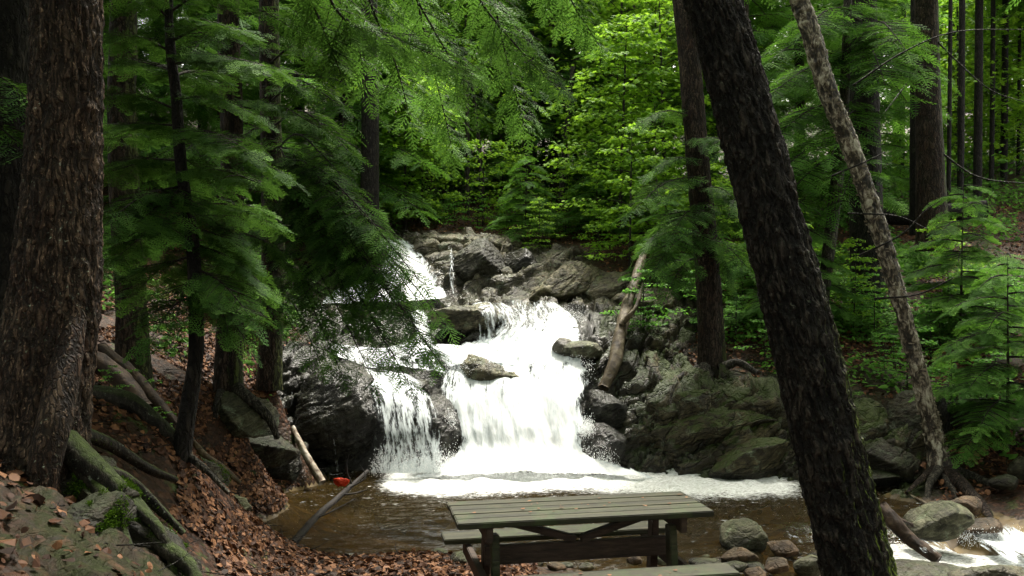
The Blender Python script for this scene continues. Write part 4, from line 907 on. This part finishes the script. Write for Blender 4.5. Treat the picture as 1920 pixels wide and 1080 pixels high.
for k, (rw, rd) in enumerate([([(1760,880,10.6),(1742,910,10.35),(1738,945,10.1)],[.06,.04,.025]),([(1780,885,10.6),(1815,920,10.1),(1850,960,9.6),(1862,1000,9.25)],[.09,.07,.05,.035]),([(1770,890,10.6),(1795,940,10.0),(1800,975,9.6)],[.05,.035,.02]),([(1752,880,10.7),(1722,905,10.4),(1700,925,10.2)],[.06,.04,.02]),([(1785,880,10.7),(1850,905,10.3),(1900,945,9.9)],[.06,.045,.02])]):
    root_(tJ, rw, rd, M_BARK_GREY if k % 2 == 0 else M_BARK_HEM, 40 + k)
for k, pts_ in enumerate([[(1610,480,10.7),(1690,440,10.4),(1730,400,10.2),(1765,375,10.1)],[(1640,560,10.7),(1720,552,10.4),(1790,520,10.2)],[(1600,160,10.7),(1690,100,10.4),(1790,60,10.2),(1930,55,10)],[(1560,330,10.8),(1630,300,10.5),(1660,285,10.4)],[(1590,400,10.8),(1680,405,10.5),(1740,430,10.4)]]):
    mk('bare_branch', *tube([P(*q_) for q_ in pts_], [.014,.010,.007,.004][:len(pts_)], 5, 24), M_BARK_GREY, tJ)
c = overhead(tJ, *pJ[-1][:2], 7, 11, 10, 2.0, 18); c.build('crown', M_HEM, tJ)

# hemlock carrying the bright spray at the upper right
tK, pK = tree('dark_hemlock', 'wide dark hemlock trunk behind the upper half of the shaggy birch', [(1628,600,16),(1622,300,16),(1616,0,16),(1610,-500,16)], [.30,.27,.25,.16], M_BARK_DARK, res=.022, amp=.03, seed=11)
c = overhead(tK, *pK[-1][:2], 8.4, 14, 20, 3.2, 19)
for i, (a, b_, c_, d_) in enumerate([(1612,70,1440,115),(1614,85,1725,135),(1616,130,1432,185),(1614,60,1700,95),(1618,150,1700,190),(1618,200,1436,270),(1618,215,1560,290),(1620,270,1450,330),(1616,110,1540,170),(1616,40,1500,60),(1618,300,1460,380),(1620,330,1570,400),(1614,100,1660,160)]):
    p0 = P(a, b_, 15.8); p1 = P(c_, d_, 12.8 + (i % 3) * .5); c.bough([p0, (p0 + p1) / 2 + [0, 0, .3], p1], .75, .42, .13, .02, .25)
c.build('crown', M_HEMF, tK)
tL, _ = tree('greyish_tree', 'greyish trunk right of the shaggy birch with bare twigs crossing it', [(1748,470,17),(1744,300,17),(1738,100,17),(1732,-300,17)], [.30,.26,.22,.17], M_BARK_HEM, res=.022, amp=.02, seed=12)
for k, pts_ in enumerate([[(1740,60,17),(1800,120,16.5),(1860,170,16),(1935,195,15.8)],[(1745,270,17),(1830,330,16.5),(1930,345,16)],[(1735,110,17),(1690,170,16.4),(1640,235,16)]]):
    mk('bare_branch', *tube([P(*q_) for q_ in pts_], [.02,.015,.010,.006][:len(pts_)], 5, 24), M_BARK_GREY, tL)
tM, _ = tree('slim_tree', 'slim grey brown trunk slanting between the leaning trunk and the birch', [(1538,620,14.4),(1545,540,14.4),(1560,420,14.5),(1578,250,14.6),(1588,60,14.6),(1592,-200,14.6)], [.12,.10,.10,.09,.07,.05], M_BARK_GREY, res=.018, amp=.012, seed=13)
tree('black_tree', 'narrow black trunk directly left of the greyish trunk', [(1722,440,18),(1722,200,18),(1722,-200,18)], [.18,.16,.14], M_BARK_DARK, res=.03, amp=.02, seed=14)
tree('pale_sapling', 'pale straight sapling stem in the middle of the wood', [(876,420,22),(877,290,22),(874,120,22)], [.06,.055,.05], M_BARK_GREY, res=.03, amp=.006, seed=15)
tree('pale_sapling', 'curved pale sapling stem right of the straight one', [(904,400,22.5),(900,290,22.5),(886,160,22.5)], [.06,.055,.05], M_BARK_GREY, res=.03, amp=.006, seed=16)
tree('pale_sapling', 'grey stem slanting in the bushes above the square boulder', [(1052,380,22),(1062,250,22),(1075,120,22)], [.08,.07,.06], M_BARK_GREY, res=.03, amp=.006, seed=17)
tree('brown_tree', 'brown trunk left of the pale saplings in the middle wood', [(805,420,23),(803,250,23),(800,60,23)], [.17,.15,.14], M_BARK_HEM, res=.03, amp=.015, seed=18)
tree('black_tree', 'black trunk right of the pale saplings in the middle wood', [(992,420,23),(992,250,23),(990,60,23)], [.2,.18,.16], M_BARK_DARK, res=.03, amp=.015, seed=19)
tree('black_tree', 'black trunk among hanging boughs above the long pale slab', [(772,410,24),(770,200,24),(768,-40,24)], [.22,.2,.18], M_BARK_DARK, res=.03, amp=.015, seed=20)
for k, u_ in enumerate([1778,1800,1832,1858,1881,1908,1690]):
    Y_ = 21 + (k * 37 % 9); r_ = .05 + .06 * ((k * 7) % 5) / 4
    o, _ = tree('distant_trunk', 'thin black trunk in the glowing wood at the upper right', [(u_, 400, Y_), (u_ + 3, 150, Y_), (u_ + 5, -150, Y_)], [r_, r_ * .95, r_ * .85], M_BARK_DARK, res=.04, amp=.012, seed=60 + k)
    o['group'] = 'thin black trunks at the upper right'

# ------------------------------------------------------------------ the wood behind
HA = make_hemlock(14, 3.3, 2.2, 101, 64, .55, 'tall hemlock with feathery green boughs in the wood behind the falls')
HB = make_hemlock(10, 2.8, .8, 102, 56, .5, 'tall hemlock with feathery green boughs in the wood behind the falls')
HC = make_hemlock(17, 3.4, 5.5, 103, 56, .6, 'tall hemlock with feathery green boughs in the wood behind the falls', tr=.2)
BA = make_broadleaf(7.5, 2.6, .9, 111, 40, .24, 75, 'bright green broad leaved tree in the wood behind the falls')
BB = make_broadleaf(11, 3.2, 2.4, 112, 46, .30, 80, 'bright green broad leaved tree in the wood behind the falls', tr=.1)
BC = make_broadleaf(3.2, 1.5, .35, 113, 22, .15, 60, 'low leafy maple bush', tr=.03, name='maple_bush')
BD = make_broadleaf(1.1, .6, .1, 114, 10, .085, 45, 'knee high maple seedling', m=M_YOUNG, tr=.012, name='maple_seedling')
g_h = 'hemlocks of the wood behind the falls'; g_b = 'broad leaved trees of the wood'
HT_ = [(HB,640,20,1),(HA,560,21,1),(HB,830,25,.9),(HA,930,27,1),(HB,1040,24,.9),(HA,1130,26,1),(HB,1400,20,1),(HA,1500,23,1),(HC,1250,28,1),(HC,700,30,1),(HC,860,33,1),(HC,1000,35,1),(HC,1440,29,1),(HB,420,17,.9),(HA,300,19,1),(HB,150,16,.9),(HA,60,20,1),(HC,200,26,1),
                   (HB,1620,22,.8),(HC,1560,31,1),(HC,480,28,1),(HA,380,24,1),(HA,760,38,1.2),(HA,1120,40,1.2),(HA,600,36,1.2),(HA,1330,38,1.2),(HC,1680,36,1.1),(HA,-60,28,1.2),(HC,60,34,1.2),(HC,1990,26,1),(HC,1870,40,1.1),(HA,1500,42,1.3),(HA,960,46,1.3),(HA,300,40,1.3),(HA,500,46,1.3),(HC,1990,23,1),(HB,1830,33,.8),(HB,1950,30,.8)]
rr_ = random.Random(77)
COLS = [(100, 'behind the large rough left trunk'), (350, 'behind the slim left hemlock'), (560, 'behind the two left hemlock trunks'), (800, 'above the upper fall'), (950, 'above the long pale slab'), (1120, 'above the slanting pale boulder'), (1260, 'above the tan log'), (1480, 'behind the reddish bank trunk'), (1660, 'behind the shaggy birch'), (9999, 'beyond the greyish trunk at the right')]
ORD = ['nearest', 'second nearest', 'third', 'fourth', 'fifth', 'sixth', 'seventh', 'eighth', 'ninth', 'tenth', 'eleventh', 'twelfth']; seen = {}
def where(kind, u, Y, key):
    c_ = next(t for m_, t in COLS if u < m_); k = seen[key, c_] = seen.get((key, c_), -1) + 1
    return '%s %s in depth %s' % (ORD[k], kind, c_)
HT = sorted(HT_, key=lambda q_: q_[2]); 
for o, u, Y, s in HT:
    place(o, u, Y, rr_.uniform(0, 6.28), s * rr_.uniform(.9, 1.1), where('feathery hemlock', u, Y, 'h'), g_h)
for o, u, Y, s in sorted([(BA,740,23,.9),(BB,880,30,1),(BA,1150,21,1),(BB,1080,29,1),(BB,1190,24,1),(BA,1250,19,.8),(BB,1340,26,1),(BA,690,19.5,.75),(BB,620,28,1),(BB,1000,38,1.2),(BB,1220,34,1.2),(BB,820,42,1.3),(BB,1420,36,1.2),(BB,1790,33,1.1),(BB,1870,31,1.1),(BB,1940,34,1.2),(BB,1740,38,1.2),(BB,1600,39,1.2),(BA,1090,36,1.3),(BB,720,48,1.4),(BB,1150,48,1.4),(BA,980,29,1),(BB,1830,44,1.4),(BB,450,38,1.2),(BA,760,20,.6),(BA,1160,18.5,.6),(BA,1215,21,.8),(BA,940,24,.8),(BA,690,24,.9),(BA,1800,25,.8),(BA,1880,27,.9),(BA,1730,27,.9),(BA,1960,25,1),(BA,1840,36,1.2),(BA,1770,41,1.3),(BA,1910,40,1.3),(BA,860,24,.8),(BA,1020,25.5,.8)], key=lambda q_: q_[2]):
    place(o, u, Y, rr_.uniform(0, 6.28), s * rr_.uniform(.9, 1.1), where('bright green broad leaved tree', u, Y, 'b'), g_b)
g_m = 'maple bushes around the falls'
for u, Y, s, lb in [(790,20.5,.7,'bright maple bush above the head of the upper fall'),(905,20.2,.65,'low maple bush behind the long pale slab'),(980,20.5,.7,'low maple bush behind the dark glistening block'),(1180,16.5,.85,'bright maple bush hanging over the slanting log'),(1235,17.5,.95,'tall maple bush left of the reddish hemlock trunk'),(1060,19.5,.55,'maple bush on the brown slope behind the slanting pale boulder'),
                    (1470,15.5,.6,'maple bush low behind the thick leaning trunk'),(1330,16.5,.7,'maple bush behind the reddish hemlock trunk'),(700,21,.8,'bright maple bush at the left end of the far slope'),(1600,14.6,.5,'low maple bush left of the shaggy birch stem'),(1120,16.9,.35,'small maple bush hanging over the leaf strewn boulder'),(1010,17.6,.35,'small maple bush right of the glistening block'),(1780,16,.5,'leafy maple bush below the greyish trunk'),(1130,20,.7,'maple bush in shade above the leaf strewn boulder')]:
    place(BC, u, Y, rr_.uniform(0, 6.28), s, lb, g_m)
g_s = 'maple seedlings on the slopes'
for k in range(48):
    zone = k % 4
    if zone == 0: u, Y = rr_.uniform(1430, 1720), rr_.uniform(12.6, 15.5)
    elif zone == 1: u, Y = rr_.uniform(820, 1300), rr_.uniform(18.5, 20.5)
    elif zone == 2: u, Y = rr_.uniform(1200, 1450), rr_.uniform(13.8, 16)
    else: u, Y = rr_.uniform(1680, 1920), rr_.uniform(11.5, 15)
    place(BD, u, Y, rr_.uniform(0, 6.28), rr_.uniform(.45, 1.0), 'knee high maple seedling ' + ['low on the bank between leaning trunk and shaggy birch', 'on the slope above the upper fall', 'around the foot of the reddish bank trunk', 'on the slope right of the shaggy birch'][zone], g_s)
for u, Y, s, lb in [(262,8.0,.42,'small bright maple sprig in front of the grey brown trunk'),(205,6.9,.25,'maple sprig by the rotting log'),(300,8.3,.34,'maple sprig left of the slim hemlock'),(300,7.4,.22,'lowest maple sprig on the left leaf slope'),(1590,12.0,.35,'lone seedling hanging at the foot of the bank behind the leaning trunk')]:
    place(BD, u, Y, rr_.uniform(0, 6.28), s, lb, g_s)

# unseen hemlocks added beside and behind the viewpoint to darken the light from there
for k, (x_, y_, o_) in enumerate([(-5.5,1.5,HC),(-8,6,HA),(-4,-4,HC),(1,-6,HA),(5.5,-3.5,HC),(7.5,1.5,HC),(8.5,6.5,HA),(-9,-1,HA),(10,-1,HA),(-1.5,-9,HC),(4,-9,HA),(-10.5,10.5,HC),(10.5,11,HC)]):
    copy_tree(o_, (x_, y_, g1(x_, y_)), k * 1.3, 1.0, 'unseen hemlock added around the viewpoint for shade', 'unseen hemlocks added around the viewpoint')

# hemlock saplings
HS = make_hemlock(2.9, 1.25, .3, 121, 26, .26, 'young hemlock with pale fresh tips at the right edge', m=M_HEMF, tr=.03, hd=True, bark=M_TWIG, name='hemlock_sapling', group='hemlock saplings', spreadk=.42, step=.075)
place(HS, 1890, 11.0, 1.0, .85, 'young hemlock with pale fresh tips at the right edge', 'hemlock saplings')
place(HS, 1800, 14.0, 2.0, .9, 'second young hemlock farther up behind the one at the right edge', 'hemlock saplings')
place(HS, 1470, 14.8, 3.0, .9, 'young hemlock in the shade behind the thick leaning trunk', 'hemlock saplings')
place(HS, 985, 18.6, 4.0, .62, 'dark young hemlock behind the glistening block', 'hemlock saplings')
place(HS, 1250, 15.6, 5.0, .6, 'young hemlock between slanting log and reddish trunk', 'hemlock saplings')
place(HS, 1120, 19.0, 5.0, .7, 'young hemlock on the brown slope above the slanting pale boulder', 'hemlock saplings')
place(HS, 470, 13.2, .5, .6, 'young hemlock in the gap between the two left hemlock trunks', 'hemlock saplings')

# ------------------------------------------------------------------ logs and dead wood
def log(name, label, rows, rads, m, cat_, seed=0, amp=.012, parts=(), **k):
    pts = [P(*r) for r in rows]; V, L, C, at = trunk_mesh(pts, rads, res=.014, amp=amp, seed=seed, style='ridge', nc=28, fr=9)
    n = 28; L = np.concatenate([L, np.arange(n)[::-1]]); C = np.concatenate([C, [n]])
    o = mk(name, V - pts[0], L, C, m, None, at); o.location = pts[0]; tag(o, label, cat_)
    for nm, rw, rd in parts:
        V, L, C, at = trunk_mesh([P(*r) for r in rw], rd, res=.014, amp=amp, seed=seed + 3, nc=14, fr=9); mk(nm, V, L, C, m, o, at)
    return o
log('fallen_log', 'smooth tan log slanting down the bank at the right of the falls', [(1132,728,12.55),(1152,680,12.8),(1163,625,13.2),(1178,565,13.8),(1198,505,14.5),(1208,470,15.0)], [.085,.10,.095,.085,.075,.06], M_LOG, 'log', 1, .03, parts=[('branch_stub', [(1165,610,13.2),(1192,575,13.3),(1206,530,13.6)], [.045,.036,.02])])
log('rotting_log', 'rotting brown log lying up the left slope below the grey brown trunk', [(275,768,7.2),(215,700,7.4),(150,660,7.6),(110,630,7.8)], [.07,.085,.08,.07], M_ROT, 'log', 2, .03)
log('rotting_log', 'dark mossy log running down to the slim hemlock foot', [(345,845,6.5),(290,790,6.5),(230,750,6.5),(120,730,6.5)], [.05,.06,.07,.06], M_ROOTMOSS, 'log', 3, .02)
log('rotting_log', 'broken reddish log piece under the upper left log', [(335,800,7.6),(290,750,7.8),(245,700,8.0),(190,650,8.2)], [.035,.05,.06,.05], M_ROT, 'log', 4, .02)
log('fallen_log', 'dark fallen log lying far up the right slope', [(1850,392,20),(1700,405,20.5),(1590,398,21)], [.2,.22,.2], M_BARK_DARK, 'log', 5, .03)
log('dead_branch', 'dark dead branch reaching from the leaf bank into the pool', [(548,1020,8.3),(590,972,9.0),(640,928,9.8),(690,882,10.6)], [.04,.037,.03,.016], M_WETWOOD, 'branch', 6, .012,
    parts=[('twig', [(640,928,9.8),(665,925,9.85),(690,918,9.9)], [.016,.012,.006]), ('twig', [(590,972,9.0),(620,960,9.1),(665,935,9.4)], [.014,.010,.005]), ('twig', [(660,910,10.1),(650,880,10.1),(655,850,10.15)], [.014,.010,.005]), ('twig', [(655,915,10.0),(685,895,10.1),(675,870,10.2)], [.014,.010,.004])])
log('birch_stick', 'peeled pale stick standing at the water corner below the dome rock', [(604,905,10.75),(582,868,10.9),(562,830,11.05),(548,800,11.2)], [.05,.048,.04,.03], M_PALEWOOD, 'stick', 7, .012)
log('driftwood', 'brown broken driftwood wedged right of the leaning trunk', [(1652,945,8.6),(1672,975,8.5),(1705,1010,8.4),(1760,1050,8.2)], [.05,.075,.06,.05], M_ROT, 'driftwood', 8, .035, parts=[('branch_stub', [(1665,965,8.5),(1690,975,8.5),(1712,985,8.55)], [.03,.025,.012])])
log('driftwood', 'thin pale pole leaning across the pool edge under the birch', [(1790,995,9.4),(1745,950,9.9),(1700,925,10.3)], [.018,.018,.014], M_PALEWOOD, 'stick', 9, .003)
log('fallen_branch', 'curved pale root like branch on the leaf slope right of the slim hemlock', [(395,930,6.6),(375,900,6.6),(362,868,6.6),(358,845,6.6)], [.012,.014,.014,.01], M_PALEWOOD, 'branch', 10, .003)
log('fallen_branch', 'bent branch lying across the leaf slope by the root gripped boulder', [(450,905,8.2),(420,880,8.1),(385,855,8.0),(360,825,7.9)], [.02,.035,.03,.02], M_LOG, 'branch', 11, .01)
# orange red scrap on the branch
V_, F_ = ICO[4]; q = V_ * np.array([.06, .016, .034]); q = q * (1 + .9 * fbm(V_ * 1.7 + 4, 4, 5, .7, True))[:, None] + np.array([0, 0, .03]) * (V_[:, 0:1] ** 2)
so_ = mk('red_scrap', q, F_.ravel(), np.full(len(F_), 3), plain('bright_orange_red', (.75, .055, .015), .55), None, None); so_.location = P(640, 905, 10.0); tag(so_, 'small crumpled orange red scrap caught on the dead branch', 'scrap')

# ------------------------------------------------------------------ litter and undergrowth
def scatter(name, label, n, zones, T, m, size, seed, lift, tiltr, dens=None, h=0.):
    r = np.random.RandomState(seed); px, py = [], []
    for (x0, x1, y0, y1, wt_) in zones:
        k = int(n * wt_); px.append(r.uniform(x0, x1, k)); py.append(r.uniform(y0, y1, k))
    px, py = np.concatenate(px), np.concatenate(py); z = gz(px, py); rkk = idw(3, px, py); cl = fbm(np.stack([px, py, z], 1) * 1.1, 3, seed)
    keep = (rkk + .25 * r.uniform(-1, 1, len(px)) < .42) & (z > .03)
    if dens is not None: keep &= cl > dens
    px, py, z = px[keep], py[keep], z[keep]; e = .02; gx = (gz(px + e, py) - gz(px - e, py)) / (2 * e); gy = (gz(px, py + e) - gz(px, py - e)) / (2 * e)
    up = norm(np.stack([-gx, -gy, np.ones_like(gx)], 1) + r.normal(0, tiltr, (len(px), 3))); a = r.uniform(0, 2 * np.pi, len(px)); d = np.stack([np.cos(a), np.sin(a), np.zeros_like(a)], 1); d = norm(d - up * (d * up).sum(1, keepdims=True))
    p = np.stack([px, py, z + lift + h * r.uniform(0, 1, len(px)) ** 1.5], 1); M = frames(d, up, size * r.choice([.45, .7, .9, 1.1, 1.45], len(px), p=[.25, .25, .25, .15, .1]) * r.uniform(.85, 1.15, len(px)), r, .1)
    pick = r.randint(0, len(T), len(px)); base = r.uniform(0, 1, len(px)); parts, rn = [], []
    for k in range(len(T)):
        i = np.where(pick == k)[0]; parts.append(stamp(T[k], M[i], p[i])); rn.append(np.repeat(base[i], len(T[k][0])))
    o = mk(name, *cat(parts), m, None, {'rnd': np.concatenate(rn)}, smooth=False); return tag(o, label, None, None, 'stuff')
scatter('fallen_leaves', 'brown and orange fallen leaves covering both banks', 120000, [(-3.2,-1.3,3.2,5.8,.022),(-2.6,.2,5.6,8.2,.13),(-6,-1.8,6,14,.40),(-4,-1.6,6.5,12,.22),(-9,8,14,24,.20),(2.5,8,10,17,.24),(8,14,9,22,.25)], LIT_T, M_LITTER, .062, 5, .02, .5, dens=-.30)
scatter('undergrowth', 'low green leafy undergrowth on the slopes around the falls', 85000, [(-4.5,6,19.5,26,.3),(3,9,12,20,.4),(-7,-3,10,16,.15),(7,16,15,32,.5),(6,13,10,20,.35)], [OVAL_T], M_UNDER, .11, 6, .03, .5, dens=.05, h=.38)

scatter('undergrowth', 'shrubby green growth between the far trunks', 26000, [(-16,20,23,46,1.)], [OVAL_T], M_UNDER, .24, 9, .05, .5, dens=-.2, h=1.1)
r = np.random.RandomState(12); n = 1500; px = np.concatenate([r.uniform(-5, 0, n), r.uniform(3, 7, n // 2)]); py = np.concatenate([r.uniform(4, 13, n), r.uniform(9.5, 15, n // 2)]); z = gz(px, py); kp = z > .04; px, py, z = px[kp], py[kp], z[kp]
a = r.uniform(0, 6.28, len(px)); L = r.uniform(.05, .28, len(px)); tw = []
for k in range(len(px)):
    d = np.array([math.cos(a[k]), math.sin(a[k]), r.uniform(-.2, .3)]) * L[k]; p = np.array([px[k], py[k], z[k] + .03]); tw.append(tube([p, p + d * .5 + r.normal(0, .01, 3), p + d], [.004, .003, .002], 4, caps=False))
tag(mk('fallen_twigs', *cat(tw), M_BARK_GREY), 'small dead twigs strewn on the forest floor', None, None, 'stuff')
# drops thrown up by the falls
r = np.random.RandomState(4); dp = []
for (uL, uR, v_, Y_, n_, sp_) in [(700,850,880,11.4,3500,.07),(820,1150,885,11.3,9000,.09),(830,1110,700,12.7,2500,.08),(838,850,800,11.8,1200,.06),(1090,1110,810,11.8,1500,.06),(960,1095,600,13.9,1800,.07),(700,830,520,16.4,1000,.07),(1800,1920,1015,8.9,900,.04)]:
    for _ in range(n_): q_ = P(r.uniform(uL, uR), v_, Y_); dp.append(q_ + r.normal(0, 1, 3) * [.5 * sp_, sp_, sp_] + [0, 0, abs(r.normal(0, sp_))])
dp = np.array(dp); OC = (np.array([(1,0,0),(-1,0,0),(0,1,0),(0,-1,0),(0,0,1),(0,0,-1)], float), np.array([0,2,4,2,1,4,1,3,4,3,0,4,2,0,5,1,2,5,3,1,5,0,3,5]), np.full(8, 3))
b = NB('white_spray'); M_SPRAY = b.out(b.pbsdf((.9, .92, .92), .5, .3))
sc_ = r.uniform(.0015, .0045, len(dp)); tag(mk('spray', *stamp(OC, np.eye(3)[None] * sc_[:, None, None] * np.array([1, 1, 1.8]), dp), M_SPRAY), 'white drops flying off the foot of the falls', None, None, 'stuff')
# needles and leaves lying on the table
r = np.random.RandomState(8); n = 46; lx = r.uniform(-.85, .85, n); ly = r.choice([0, 0, -.545], n) + r.uniform(-.1, .1, n) * 2; ly = np.clip(ly, -.64, .28); zt_ = np.where(ly < -.42, .452, ZT + .003); ok = (ly < -.44) | (ly > -.28); lx, ly, zt_ = lx[ok], ly[ok], zt_[ok]
rz_ = math.radians(11); wp_ = np.stack([tx + lx * math.cos(rz_) - ly * math.sin(rz_), ty + lx * math.sin(rz_) + ly * math.cos(rz_), tz + zt_], 1); a = r.uniform(0, 6.28, len(lx))
M_ = frames(np.stack([np.cos(a), np.sin(a), 0 * a], 1), np.tile([0, 0, 1.], (len(a), 1)), r.uniform(.012, .035, len(a)), r, .05); VV = stamp(LIT_T[0], M_, wp_ + [0, 0, .004])
tag(mk('leaf_crumbs', *VV, M_LITTER, None, {'rnd': np.repeat(r.uniform(.3, 1, len(a)), 7)}, smooth=False), 'tiny dry leaves lying on the picnic table', None, None, 'stuff')

# moss cushions standing on the near rocks and roots
r = np.random.RandomState(21); mp, mn = [], []
for o in list(bpy.data.objects):
    if o.type != 'MESH' or not o.data.materials or o.data.materials[0] not in (M_ROCKM, M_ROOTMOSS): continue
    wl = o.matrix_world if o.parent is None else o.matrix_world; off = np.array(o.location) + (np.array(o.parent.location) if o.parent else 0)
    nv = len(o.data.vertices); co = np.empty(nv * 3); no = np.empty(nv * 3); o.data.vertices.foreach_get('co', co); o.data.vertex_normals.foreach_get('vector', no); co = co.reshape(-1, 3) + off; no = no.reshape(-1, 3)
    if np.linalg.norm(co.mean(0)[:2]) > 8: continue
    f = fbm(co * 3.6, 3, 5) + .25 * fbm(co * 15, 2, 6); ok = np.where((no[:, 2] > .1) & (f > .06))[0]
    if len(ok) == 0: continue
    ok = r.choice(ok, min(len(ok) * 2, 5000)); mp.append(co[ok] + r.normal(0, .006, (len(ok), 3))); mn.append(no[ok])
mp, mn = np.vstack(mp), norm(np.vstack(mn) + r.normal(0, .6, (len(np.vstack(mn)), 3))); L = r.uniform(.006, .02, len(mp))
M_MOSS = leaf_mat('moss_cushion', (.012, .028, .002), (.035, .075, .005), (.09, .16, .012), .25, (.08, .16, .01), .8, .1)
tag(mk('moss', *stamp((diamond(np.zeros(3), np.array([1., 0, 0]), np.array([0, 1., 0]), .22), np.arange(4), np.array([4])), frames(mn, r.normal(0, 1, (len(mn), 3)), L, r, .1), mp), M_MOSS, None, {'rnd': np.repeat(r.uniform(0, 1, len(mp)), 4)}, smooth=False), 'bright green moss cushions on the near rocks and roots', None, None, 'stuff')
